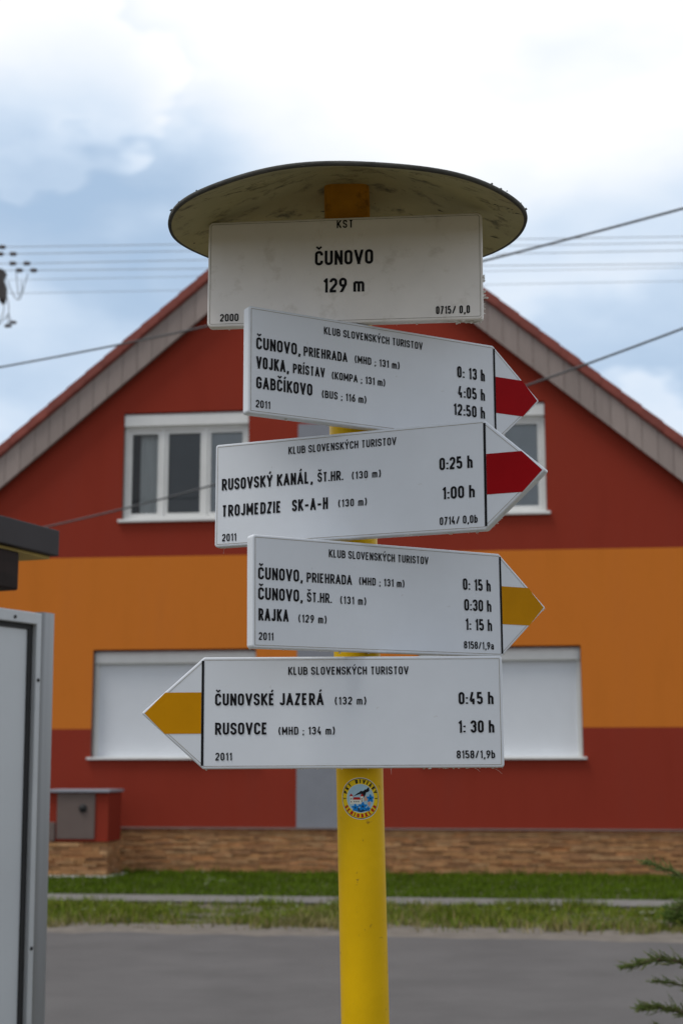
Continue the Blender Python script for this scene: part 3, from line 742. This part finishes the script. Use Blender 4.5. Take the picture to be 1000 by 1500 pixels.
P_(0, 6, (-.52, -.28), (-.38, -.28), (-.38, .12), (-.52, .12)); P_(0, 6, (-.38, -.26), (.02, -.26), (.02, -.04), (-.38, -.04)); P_(0, 6, (.0, -.22), (.13, -.22), (.13, .12), (.0, .12))
P_(3, 7, (-.56, .10), (-.34, .10), (-.45, .24)); P_(3, 7, (-.38, -.06), (.02, -.06), (-.04, .06), (-.32, .06)); P_(3, 7, (-.03, .10), (.16, .10), (.07, .23))
for x, y in ((-.45, -.02), (-.45, -.16), (-.3, -.15), (-.2, -.15), (-.1, -.15), (.065, -.02), (.065, -.12)): P_(2, 8, (x - .022, y - .03), (x + .022, y - .03), (x + .022, y + .03), (x - .022, y + .03))
P_(6, 7, (.18, -.12), (.32, -.10), (.34, .08), (.24, .12), (.17, .02)); P_(6, 7, (.40, -.40), (.50, -.24), (.40, -.06), (.34, -.24))
P_(7, 6, (-.30, -.58), (.0, -.66), (.30, -.58), (.34, -.42), (.1, -.5), (-.24, -.42))
for fx, fy, fr in ((-.26, -.44, .19), (.10, -.38, .22), (.48, .0, .20), (.36, -.50, .13)):
    P_(5, 8, *[(fx + fr * (.80 + .22 * math.cos(5 * a)) * math.cos(a + .3), fy + fr * (.80 + .22 * math.cos(5 * a)) * math.sin(a + .3)) for a in [2 * math.pi * k / 40 for k in range(40)]])
    S.m = 7; grid_poly(S, circ(fr * .25, 10, fx, fy), 9)
def arc_text(txt, a0, a1, rb, cap, inward, m, lay):
    s = .30; S.m = m; n = len(txt)
    ws = [glyph(c, s)[0] * cap + s * cap for c in txt]; tot = sum(ws); span = abs(a1 - a0); gapA = (span - tot / (rb + cap / 2)) / (n - 1)
    a = a0; sg = 1 if a1 > a0 else -1
    for c, w_ in zip(txt, ws):
        for V, F in glyph(c, s)[1]:
            vs = []
            for p in V:
                lx = s * cap / 2 + p.x * cap; aa = a + sg * lx / (rb + cap / 2); r_ = rb + p.y * cap if inward else rb + cap - p.y * cap
                vs.append(wrap(r_ * math.cos(aa), r_ * math.sin(aa), lay))
            S.add(vs, F)
        a += sg * (w_ / (rb + cap / 2) + gapA)
arc_text('PKT DIVIAKY', R(163), R(17), .725, .185, True, 2, 4)
arc_text('SENIORKLUB', R(205), R(335), .725, .185, False, 3, 4)
for sg in (-1, 1): P_(2, 4, (sg * .74, -.02), (sg * .88, -.02), (sg * .88, .012), (sg * .74, .012)); P_(2, 4, (sg * .86, -.05), (sg * .885, -.05), (sg * .885, .03), (sg * .86, .03))
stk = S.build('sticker', [M[k] for k in sm_], post, fixn=False); stk['label'] = 'round club sticker with castle and blue flowers'

# ------------------------------------------------------------------ the five boards
BL_, BT, BH, BTH = .3885, .0807, .1440, .016
def round_poly(pts, r, K=4):
    n = len(pts); o = []
    for i in range(n):
        p = Vector(pts[i]); a = (Vector(pts[i - 1]) - p).normalized(); b = (Vector(pts[(i + 1) % n]) - p).normalized()
        rr = r[i] if hasattr(r, '__len__') else r
        if rr <= 0: o.append(tuple(p)); continue
        ang = math.acos(a.dot(b)); tl = rr / math.tan(ang / 2); c = p + (a + b).normalized() * rr / math.sin(ang / 2)
        s0 = p + a * tl - c; s1 = p + b * tl - c; a0 = math.atan2(s0.y, s0.x); a1 = math.atan2(s1.y, s1.x); da = (a1 - a0 + math.pi) % (2 * math.pi) - math.pi
        o += [(c.x + rr * math.cos(a0 + da * k / K), c.y + rr * math.sin(a0 + da * k / K)) for k in range(K + 1)]
    return o
def inset(pts, d):
    n = len(pts); o = []
    ar = sum(pts[i][0] * pts[(i + 1) % n][1] - pts[(i + 1) % n][0] * pts[i][1] for i in range(n)); sg = 1 if ar > 0 else -1
    for i in range(n):
        p = Vector(pts[i]); d1 = (p - Vector(pts[i - 1])).normalized(); d2 = (Vector(pts[(i + 1) % n]) - p).normalized()
        n1 = Vector((-d1.y, d1.x)); n2 = Vector((-d2.y, d2.x)); m_ = (n1 + n2).normalized(); o.append(tuple(p + m_ * sg * d / max(.4, m_.dot(n1))))
    return o
def residue(parent, pts_fn, n, smax, seed):
    r_ = random.Random(seed); mb = MB()
    for i in range(n):
        x, z, nx, nz_ = pts_fn(r_); s_ = r_.uniform(.0008, smax) * r_.uniform(.5, 1)
        c = Vector((x, r_.uniform(.001, .014), z)) + Vector((nx, 0, nz_)) * s_ * .4
        for k in range(r_.randint(1, 3)):
            cz = c + Vector((r_.gauss(0, s_), r_.gauss(0, s_ * .6), r_.gauss(0, s_ * .4)))
            mb.add([cz + Vector((d[0] * r_.uniform(.6, 1.7), d[1], d[2] * r_.uniform(.4, 1.1))) * s_ for d in ((1, 0, .2), (.2, 1, 0), (-1, 0, 0), (0, -1, .1), (.1, .1, .9), (0, 0, -.9))],
                   [(0, 1, 4), (1, 2, 4), (2, 3, 4), (3, 0, 4), (1, 0, 5), (2, 1, 5), (3, 2, 5), (0, 3, 5)])
        if r_.random() < .05:
            e = c + Vector((nx * .5 + r_.gauss(0, .6), 0, nz_ * .6 - .3)) * r_.uniform(.002, .009)
            mb.tube([c, (c + e) / 2 + Vector((r_.gauss(0, .001), 0, r_.gauss(0, .001))), e], [.00022, .00018, .0001], 3)
    o = mb.build('cobweb', M['web'], parent, fixn=False); o['kind'] = 'stuff'; return o

def sign(name, label, cat, c, t, v, lat, shape, texts, stripe=None, mboard='board', seed=1, group=None):
    t = Vector(t).normalized(); v = Vector(v); v = (v - t * v.dot(t)).normalized(); y = v.cross(t)
    m4 = Matrix(((t.x, y.x, v.x, c[0]), (t.y, y.y, v.y, c[1]), (t.z, y.z, v.z, c[2]), (0, 0, 0, 1)))
    e = empty(name, mtx=m4); tag(e, label, cat, group)
    if shape == 'name': hw, hh = .18883, .07532; pts = [(-hw, -hh), (hw, -hh), (hw, hh), (-hw, hh)]; rd = [.006, .006, .007, .007]
    else:
        hw, hh = BL_ / 2, BH / 2
        pts = [(-hw, -hh), (hw, -hh), (hw + BT, 0), (hw, hh), (-hw, hh)]; rd = [.004, .004, .0025, .004, .004]
        if shape == 'left': pts = [(-p[0], p[1]) for p in pts][::-1]; rd = rd[::-1]
    rp = round_poly(pts, rd)
    mb = MB(); mb.prism(rp, 0, BTH); bo = mb.build('panel', M[mboard], e, bevel=.0022, seg=3)
    # thin grimy seam where the face sheet meets the folded edge
    a = inset(rp, .0034); b = inset(rp, .0041); n = len(rp)
    mb = MB(); mb.add([(p[0], -.00025, p[1]) for p in a] + [(p[0], -.00025, p[1]) for p in b], [(i, (i + 1) % n, n + (i + 1) % n, n + i) for i in range(n)])
    mb.build('edge_seam', M['foil'], bo, fixn=False)
    # band clamp holding the board to the pole (behind)
    mb = MB(); sx = -lat
    mb.box(sx - .022, sx + .022, BTH, BTH + .008, -.022, .022)
    ringc = .052
    n = 28; vs = []; fs = []
    for k in range(n):
        th = 2 * math.pi * k / n
        for rr in (PR + .0004, PR + .0028):
            for zz in (-.012, .012): vs.append((sx + rr * math.cos(th), ringc + rr * math.sin(th), zz))
    for k in range(n):
        i = 4 * k; j = 4 * ((k + 1) % n); fs += [(i, j, j + 1, i + 1), (i + 2, i + 3, j + 3, j + 2), (i, i + 2, j + 2, j), (i + 1, j + 1, j + 3, i + 3)]
    mb.add(vs, fs); mb.build('clamp', M['galv'], e)
    if stripe:
        sg = -1 if shape == 'left' else 1
        x0 = hw - .0005
        mb = MB(); mb.add([(sg * (x0), -.0005, -hh + .0045), (sg * (x0 + .0032), -.0005, -hh + .0045), (sg * (x0 + .0032), -.0005, hh - .0045), (sg * (x0), -.0005, hh - .0045)], [(0, 1, 2, 3)])
        mb.build('divider_bar', M['ink'], e, fixn=False)
        sv = .0265; xe = hw + BT * (1 - sv / hh) - .0012
        mb = MB(); P5 = [(x0 + .0034, -sv), (xe, -sv), (hw + BT - .0045, 0), (xe, sv), (x0 + .0034, sv)]
        mb.add([(sg * p[0], -.0004, p[1]) for p in P5], [(0, 1, 2, 3, 4)]); mb.build('arrow_stripe', M[stripe], e, fixn=False)
    for (nm, txt, u0, u1, vv, cp, s_) in texts: lettering(txt, u0, u1, vv, cp, nm, e, s=s_)
    def low(r_):
        x = r_.choice([r_.uniform(-hw, hw), r_.uniform(hw * .45, hw)]); return x, -hh, 0, -1
    def sid(r_):
        return hw, r_.uniform(-hh, -hh * .1), 1, 0
    residue(e, low, 34, .0016, seed)
    if shape == 'name': residue(e, sid, 30, .0030, seed + 50); residue(e, lambda r_: (hw - r_.uniform(0, .04), -hh, .2, -1), 34, .003, seed + 70)
    if shape == 'right':
        def dg(r_):
            f = r_.random() ** 1.5; return hw + BT * f, -hh * (1 - f), .6, -.7
        residue(e, dg, 26, .0016, seed + 60)
    return e
HD = lambda v: ('heading', 'KLUB SLOVENSKÝCH TURISTOV', -82.5, 74, v, 10.4, .158)
G5 = 'white trail boards stacked on the yellow signpost'
sign('name_sign', 'rectangular white board reading ČUNOVO 129 m directly under the round cap', 'sign', (.0033, 1.9507, 2.0717), (.994, -.1095, -.0023), (.0023, -.0003, 1), -.0011, 'name', [
  ('heading', 'KST', -9.9, 12.7, 60, 11.5, .16), ('place_name', 'ČUNOVO', -39.9, 40.1, 7.4, 20.7, .178), ('altitude', '129 m', -28.8, 28, -31.8, 20.5, .178),
  ('year', '2000', -170.6, -145, -68.3, 10.8, .168), ('code', '0715/ 0,0', 125.2, 170.8, -67, 11.1, .168)], mboard='board_old', seed=1, group=G5)
sign('direction_sign', 'upper red arrow board listing VOJKA and GABČÍKOVO, turned back to the right', 'direction sign', (.0482, 1.9621, 1.923), (.8675, .4974, .0037), (-.0032, -.0018, 1), .0107, 'right', [
  HD(49), ('destination', 'ČUNOVO,', -183.3, -118, 14.6, 16.1, .178), ('destination', 'PRIEHRADA', -113.3, -46.7, 15, 13, .17), ('destination', '(MHD ; 131 m)', -35.1, 35.9, 16, 10.4, .168),
  ('destination', 'VOJKA,', -183.1, -135.1, -11.2, 16.1, .178), ('destination', 'PRÍSTAV', -129.2, -81.3, -10.7, 13, .17), ('destination', '(KOMPA ; 131 m)', -70.6, 12.6, -11.2, 10.4, .168),
  ('destination', 'GABČÍKOVO', -182.9, -100.3, -38, 16, .178), ('destination', '(BUS ; 116 m)', -85.7, -17.5, -38.6, 10.4, .168), ('year', '2011', -183.3, -162.6, -63.3, 10.2, .168),
  ('travel_time', '0: 13 h', 131.5, 178.5, 17, 16.7, .178), ('travel_time', '4:05 h', 132.1, 178, -11.5, 16.7, .178), ('travel_time', '12:50 h', 123.9, 177.5, -37.5, 16.7, .178)], 'red_stripe', seed=2, group=G5)
sign('direction_sign', 'red arrow board reading RUSOVSKÝ KANÁL and TROJMEDZIE, swung towards the viewer', 'direction sign', (.0042, 1.9498, 1.7712), (.9212, -.389, .001), (-.001, .0004, 1), .005, 'right', [
  HD(49.2), ('destination', 'RUSOVSKÝ KANÁL,', -183.5, -46.1, 6.6, 16.3, .178), ('destination', 'ŠT.HR.', -39.2, -1.8, 7.5, 13.2, .17), ('destination', '(130 m)', 10.6, 51.9, 7.5, 10.3, .168),
  ('destination', 'TROJMEDZIE', -183, -93, -30.3, 16.2, .178), ('destination', 'SK-A-H', -76.6, -24.1, -30, 16, .178), ('destination', '(130 m)', -9.1, 31.8, -28.9, 10.3, .168),
  ('year', '2011', -182, -160.6, -64.6, 10.4, .168), ('travel_time', '0:25 h', 133.6, 178.7, 10, 16.4, .178), ('travel_time', '1:00 h', 136.9, 181, -28.8, 16.3, .178), ('code', '0714/ 0,0b', 133.1, 184.2, -62.2, 10.4, .168)], 'red_stripe', seed=3, group=G5)
sign('direction_sign', 'yellow arrow board pointing right, listing RAJKA, turned back to the right', 'direction sign', (.0544, 1.9614, 1.6216), (.8552, .5182, .0089), (-.0076, -.0046, 1), .0096, 'right', [
  HD(49.4), ('destination', 'ČUNOVO,', -186.4, -121.8, 14.8, 15.6, .178), ('destination', 'PRIEHRADA', -115.9, -47.8, 15, 12.6, .17), ('destination', '(MHD ; 131 m)', -36.6, 34.5, 16, 10.2, .168),
  ('destination', 'ČUNOVO,', -186.3, -121.9, -10.9, 15.6, .178), ('destination', 'ŠT.HR.', -115.5, -78.5, -10.4, 12.6, .17), ('destination', '(131 m)', -65.7, -26.2, -10.5, 10.2, .168),
  ('destination', 'RAJKA', -185.8, -142.7, -37.3, 15.5, .178), ('destination', '(129 m)', -128.2, -86.7, -37.2, 10.2, .168), ('year', '2011', -185.3, -164.6, -61.8, 9.9, .168),
  ('travel_time', '0: 15 h', 130.8, 178, 18, 16.1, .178), ('travel_time', '0:30 h', 132.4, 178.3, -10.4, 16.1, .178), ('travel_time', '1: 15 h', 133.4, 178.7, -36.9, 16, .178), ('code', '8158/1,9a', 130.5, 180.8, -62.4, 10.3, .168)], 'yellow_stripe', seed=4, group=G5)
sign('direction_sign', 'lowest board, yellow arrow pointing left, listing RUSOVCE', 'direction sign', (.0155, 1.948, 1.4715), (1, .0075, .0059), (-.0059, 0, 1), -.0073, 'left', [
  ('heading', 'KLUB SLOVENSKÝCH TURISTOV', -84.5, 72, 48.5, 10.4, .158), ('destination', 'ČUNOVSKÉ JAZERÁ', -179.3, -38.7, 9.3, 15.6, .178), ('destination', '(132 m)', -24.1, 16.6, 9.7, 10.2, .168),
  ('destination', 'RUSOVCE', -179, -111.3, -28.1, 15.5, .178), ('destination', '(MHD ; 134 m)', -97.1, -24.3, -28.6, 10.2, .168), ('year', '2011', -178.2, -157.1, -61, 10, .168),
  ('travel_time', '0:45 h', 136.6, 181.9, 9.3, 15.9, .178), ('travel_time', '1: 30 h', 135.3, 182.1, -27.3, 15.9, .178), ('code', '8158/1,9b', 132.8, 182.3, -60.1, 10.2, .168)], 'yellow_stripe', seed=5, group=G5)

# ------------------------------------------------------------------ notice board and its shelter roof, left
t68 = R(68)                       # both run away from the viewer, towards the street
D2 = Vector((-.8134, 4.2, 0))
nb = empty('notice_board', D2 + Vector((math.cos(t68), math.sin(t68), 0)) * .029, (0, R(-.9), t68))
tag(nb, 'grey panelled notice board in an aluminium frame at the left edge of the picture', 'notice board')
ZT = 1.825
FX = -.076
mb = MB(); mb.box(-1.557, FX - .0435, .006, .03, .419, ZT - .046); mb.build('panel', M['panel'], nb)
mb = MB(); mb.ring(-1.5755, FX - .0245, .4005, ZT - .0335, .0195, .0195, .0195, .013, .001, .028); mb.build('gasket', M['black'], nb)
mb = MB(); mb.ring(-1.6, FX, .36, ZT, .024, .024, .04, .033, -.012, .05); fr = mb.build('frame', M['alu_frame'], nb, bevel=.003)
for (x, z) in ((-.206, ZT - .019), (FX - .0125, ZT - .185), (FX - .0125, ZT - .9)):
    mb = MB(); mb.tube([(x, -.0145, z), (x, -.011, z)], .005, 10); mb.build('screw', M['black'], fr)
for x0 in (FX + .002, -1.675):
    mb = MB(); mb.prism(round_poly([(x0, -.014), (x0 + .073, -.014), (x0 + .073, .06), (x0, .06)], [.012, .024, .02, .008], 8), -.05, ZT + .004, axis='z'); mb.smooth = True; o = mb.build('post', M['alu'], nb)
sh = empty('shelter', D2, (0, 0, t68))
tag(sh, 'small dark timber shelter roof above the notice board', 'shelter')
mb = MB(); mb.box(-2.0, .002, -.01, .62, 1.994, 2.068); rf2 = mb.build('roof', M['fascia_dark'], sh, bevel=.003)
mb = MB(); mb.box(-2.0, -.012, .012, .60, 1.985, 1.993); mb.build('soffit', M['soffit_wood'], rf2)
mb = MB(); mb.box(-2.0, -.168, .006, .12, 1.878, 1.984); mb.build('beam', M['dark_wood'], sh, bevel=.006)
for x, y in ((-.75, .125), (-1.9, .125)):
    mb = MB(); mb.box(x, x + .10, y, y + .10, -.05, 1.984); mb.build('post', M['dark_wood'], sh, bevel=.006)

# ------------------------------------------------------------------ juniper at the right edge, built from feathery sprays
class Spray:
    def __init__(s): s.V = []; s.F = []; s.n = 0
    def blade(s, a, b, w0, w1):
        d = b - a; o = d.orthogonal().normalized(); p = d.cross(o).normalized()
        vs = []
        for k in range(3):
            th = k * 2.094 + 1; q_ = o * math.cos(th) + p * math.sin(th); vs.append(a + q_ * w0); vs.append(b + q_ * w1)
        s.V += [tuple(v) for v in vs]; i = s.n; s.F += [(i, i + 2, i + 3, i + 1), (i + 2, i + 4, i + 5, i + 3), (i + 4, i, i + 1, i + 5)]; s.n += 6
def spray_branch(sp, wood, pts, r0, rnd, dens=1.0, fol_from=.25):
    pts = [Vector(p) for p in pts]
    # smooth the path
    P = []
    for i in range(len(pts) - 1):
        for k in range(8): P.append(pts[i].lerp(pts[i + 1], k / 8))
    P.append(pts[-1])
    for _ in range(4): P = [P[0]] + [(P[i - 1] + P[i] * 2 + P[i + 1]) / 4 for i in range(1, len(P) - 1)] + [P[-1]]
    n = len(P); wood.tube(P, [max(.0012, r0 * (1 - i / n) ** .8) for i in range(n)], 6)
    L = sum((P[i + 1] - P[i]).length for i in range(n - 1)); cnt = int(L * 150 * dens)
    for j in range(cnt):
        f = fol_from + (1 - fol_from) * (j + rnd.random()) / cnt; x = f * (n - 1); i = min(int(x), n - 2); p = P[i].lerp(P[i + 1], x - i); t = (P[i + 1] - P[i]).normalized()
        side = Vector((rnd.gauss(0, 1), rnd.gauss(0, 1), rnd.gauss(0, .7))); side = (side - t * side.dot(t)).normalized()
        d = (t * rnd.uniform(.9, 1.7) + side * rnd.uniform(.3, .9) + Vector((0, 0, .03))).normalized(); ln = rnd.uniform(.02, .095) * (1.2 - .8 * f)
        q0 = p
        for s_ in range(3):
            q1 = q0 + d * ln / 3; sp.blade(q0, q1, .0012, .0010)
            for k in range(4):
                sd_ = Vector((rnd.gauss(0, 1), rnd.gauss(0, 1), rnd.gauss(0, 1))); sd_ = (sd_ - d * sd_.dot(d)).normalized()
                dd = (d + sd_ * .7).normalized(); l2 = rnd.uniform(.006, .018) * (1.1 - .25 * s_)
                m_ = q0.lerp(q1, rnd.random()); sp.blade(m_, m_ + dd * l2, .0011, .0004)
            d = (d + Vector((rnd.gauss(0, .12), rnd.gauss(0, .12), rnd.gauss(0, .12) + .05))).normalized(); q0 = q1
        sp.blade(q0, q0 + d * .014, .0012, .0003)
rj = random.Random(5)
jun = empty('juniper_shrub', (1.55, 5.3, 0))
tag(jun, 'green juniper shrub reaching into the right edge with feathery sprays', 'shrub')
JI = Vector((1.55, 5.3, 0))
sp, sp2, wood = Spray(), Spray(), MB()
heroes = [([(1.55, 5.3, .35), (1.32, 5.15, .66), (1.12, 5.05, .775), (1.02, 5.0, .790), (.915, 5.0, .765)], .012, 1.1, 0),
          ([(1.55, 5.3, .35), (1.30, 5.1, .60), (1.12, 5.05, .70), (1.02, 5.02, .718)], .007, .4, 0),
          ([(1.55, 5.3, .30), (1.32, 5.1, .52), (1.12, 5.03, .615), (1.04, 5.0, .640), (.960, 4.98, .640)], .011, 1.2, 0),
          ([(1.55, 5.3, .30), (1.34, 5.12, .46), (1.14, 5.03, .545), (1.02, 5.0, .575)], .010, 1.3, 0),
          ([(1.55, 5.3, .40), (1.36, 5.0, .84), (1.20, 4.95, 1.00), (1.08, 4.9, 1.065), (.965, 4.85, 1.105)], .009, .55, 1),
          ([(1.55, 5.3, .40), (1.42, 5.2, .90), (1.24, 5.2, .97), (1.13, 5.2, .93)], .009, .8, 0),
          ([(1.55, 5.3, .40), (1.44, 5.0, .84), (1.26, 4.95, 1.0), (1.14, 4.95, 1.01)], .008, .5, 1)]
for pts, r0, de, pale in heroes: spray_branch(sp2 if pale else sp, wood, [Vector(p) - JI for p in pts], r0, rj, de, .3)
for k in range(34):
    a = rj.uniform(0, 2 * math.pi); el = rj.uniform(.1, 1.2); L = rj.uniform(.4, .72)
    if math.cos(a) < -.45 and el < .75: continue
    d = Vector((math.cos(a) * math.cos(el), math.sin(a) * math.cos(el), math.sin(el))); s0 = Vector((0, 0, rj.uniform(.15, .4)))
    spray_branch(sp if rj.random() < .75 else sp2, wood, [s0, s0 + d * L * .5 + Vector((0, 0, .06)), s0 + d * L], .010, rj, .55, .25)
wood.tube([(0, 0, -.05), (.02, .01, .25), (0, 0, .5)], [.03, .024, .014], 8)
wood.build('stem', M['bark'], jun)
for s_, nm, mm in ((sp, 'foliage', 'juniper'), (sp2, 'new_growth', 'juniper_pale')):
    bulk(nm, np.array(s_.V), np.array(s_.F), M[mm], jun)

# leafy weed clump on the verge at the right
def herb(u, off, n, h, spread, label, seed):
    r_ = random.Random(seed); o = empty('weed_plant', st(u, off)); tag(o, label, 'plant'); base = st(u, off)
    V = []; F = []; stems = MB()
    for k in range(n):
        a = r_.uniform(0, 6.28); d = r_.random() ** .5 * spread; hh = h * r_.uniform(.4, 1.0) * (1 - .5 * d / spread)
        tip = Vector((math.cos(a) * d, math.sin(a) * d * .6, hh))
        if k % 6 == 0: stems.tube([(0, 0, -.02), tip * .5 + Vector((0, 0, .02)), tip], [.004, .003, .0015], 4)
        for j in range(6):
            c = tip + Vector((r_.gauss(0, .03), r_.gauss(0, .03), r_.gauss(0, .03))); ax = Vector((r_.gauss(0, 1), r_.gauss(0, 1), r_.gauss(.3, .5))).normalized(); sd_ = ax.orthogonal().normalized()
            l = r_.uniform(.025, .06); w_ = l * .28; i = len(V); V += [tuple(c), tuple(c + ax * l * .5 + sd_ * w_), tuple(c + ax * l), tuple(c + ax * l * .5 - sd_ * w_)]; F.append((i, i + 1, i + 2, i + 3))
    stems.build('stem', M['herb'], o); bulk('leaves', np.array(V), np.array(F), M['herb'], o)
herb(4.02, 6.4, 260, .27, .36, 'dark leafy weed clump on the verge at the right edge', 3)

# ------------------------------------------------------------------ overhead lines
def catenary(a, b, sag, n=48):
    a, b = Vector(a), Vector(b); return [a.lerp(b, k / n) - Vector((0, 0, sag * 4 * (k / n) * (1 - k / n))) for k in range(n + 1)]
def line_obj(name, label, cat, pts, r, m, group=None):
    o0 = Vector(pts[0]); mb = MB(); mb.tube([Vector(p) - o0 for p in pts], r, 6); o = mb.build(name, m, loc=o0); return tag(o, label, cat, group)
def through(pts, ext0, ext1, n=60):
    """smooth curve through measured points, extended at both ends"""
    pts = [Vector(p) for p in pts]; x = [p.x for p in pts]
    xs = np.linspace(x[0] - ext0, x[-1] + ext1, n); deg = min(2, len(pts) - 1)
    py = np.polyfit(x, [p.y for p in pts], deg); pz = np.polyfit(x, [p.z for p in pts], deg)
    return [Vector((X, np.polyval(py, X), np.polyval(pz, X))) for X in xs]
line_obj('service_cable', 'upper thick grey cable rising across the gable to the right', 'cable', through([(-4.822, 17, 5.914), (-1.474, 15.5, 6.086), (1.372, 13, 5.996), (3.191, 11, 5.833)], 5, 3), .0105, M['cable'], 'service cables slung over the street')
line_obj('service_cable', 'lower thick grey cable crossing the upper windows to the right', 'cable', through([(-3.358, 17, 4.164), (-1.375, 15.5, 4.345), (1.844, 13, 4.865), (2.853, 12, 5.016)], 4, 3), .0100, M['cable'], 'service cables slung over the street')
WY = 36.0
wz = [((-8.574, 14.40), (8.654, 14.678), 'topmost thin power line in the sky'), ((-8.29, 14.217), (8.647, 14.514), 'second thin power line from the top'),
      ((-7.936, 13.966), (8.639, 14.313), 'third thin power line from the top'), ((-7.757, 13.784), (8.626, 13.957), 'fourth thin power line, just under the pair of strain insulators'),
      ((-7.9, 13.54), (8.622, 13.856), 'fifth thin power line, faint, second from the bottom'), ((-7.9, 13.185), (8.608, 13.502), 'lowest and faintest thin power line in the sky')]
up = empty('utility_pole', (-8.95, WY, 0)); tag(up, 'utility pole with dark insulators at the left edge of the sky', 'utility pole')
mb = MB(); mb.tube([(0, 0, -.3), (0, 0, 14.6)], [.19, .11], 16); mb.build('pole', M['pole_conc'], up)
mb = MB(); mb.box(-.5, .42, -.07, .07, 13.70, 13.80); mb.box(-.5, .20, -.06, .06, 14.2, 14.28); mb.build('crossarm', M['steel_dark'], up)
mb = MB(); mb.prism([(.10, 13.42), (.30, 13.10), (.40, 12.92), (.50, 13.02), (.52, 13.34), (.44, 13.55), (.50, 13.72), (.36, 13.80), (.26, 13.66), (.10, 13.86)], -.14, .14); mb.tube([(.3, 0, 13.4), (.46, 0, 13.1), (.50, 0, 12.9)], [.06, .045, .02], 8); mb.build('switch_gear', M['steel_dark'], up, bevel=.02)
def insul(x, z, r_=.07):
    mb = MB(); mb.lathe([(.012, -.10), (r_ * .9, -.06), (r_, -.03), (.035, -.015), (r_, .02), (r_ * .8, .05), (.02, .09)], 14); o = mb.build('insulator', M['porcelain'], up, fixn=False, loc=(x + 8.95, 0, z)); o.rotation_euler = (0, R(90), 0)
for x, z in ((-8.574, 14.40), (-8.62, 14.215), (-8.29, 14.217), (-8.29, 13.966), (-7.936, 13.966), (-8.12, 13.784), (-7.757, 13.784)): insul(x, z, .062)
insul(-8.56, 13.15, .13)
for dx, z in ((.72, 12.42), (.60, 12.33)): insul(-8.95 + dx, z, .05)
for pts in ([(.55, 13.5), (.70, 13.1), (.86, 12.95), (.95, 13.3), (1.05, 13.70)], [(.75, 13.74), (.80, 13.3), (.87, 12.98), (.92, 13.2), (.9, 13.5)], [(.45, 13.3), (.60, 12.95), (.60, 12.6), (.64, 12.5), (.72, 12.42)],
            [(.60, 12.6), (.58, 12.5), (.60, 12.33)], [(.60, 12.65), (.45, 12.45), (.25, 12.25), (.1, 12.3)], [(.40, 13.1), (.50, 12.8), (.42, 12.5), (.3, 12.35)]):
    P = [Vector((x, 0, z)) for x, z in pts]; Q = []
    for i in range(len(P) - 1):
        for k in range(4): Q.append(P[i].lerp(P[i + 1], k / 4))
    Q.append(P[-1])
    for _ in range(3): Q = [Q[0]] + [(Q[i - 1] + Q[i] + Q[i + 1]) / 3 for i in range(1, len(Q) - 1)] + [Q[-1]]
    mb = MB(); mb.tube(Q, .011, 5); mb.build('jumper_wire', M['steel_dark'], up)
for (a, b, lab) in wz:
    dx = b[0] - a[0]; sl = (b[1] - a[1]) / dx
    line_obj('power_line', lab, 'power line', [(-8.75, WY, a[1] - sl * 0.2), (a[0], WY, a[1]), (b[0], WY, b[1]), (38, WY, b[1] + sl * (38 - b[0]))], .0085 if 'faint' not in lab else .006, M['wire'], 'power lines across the sky')
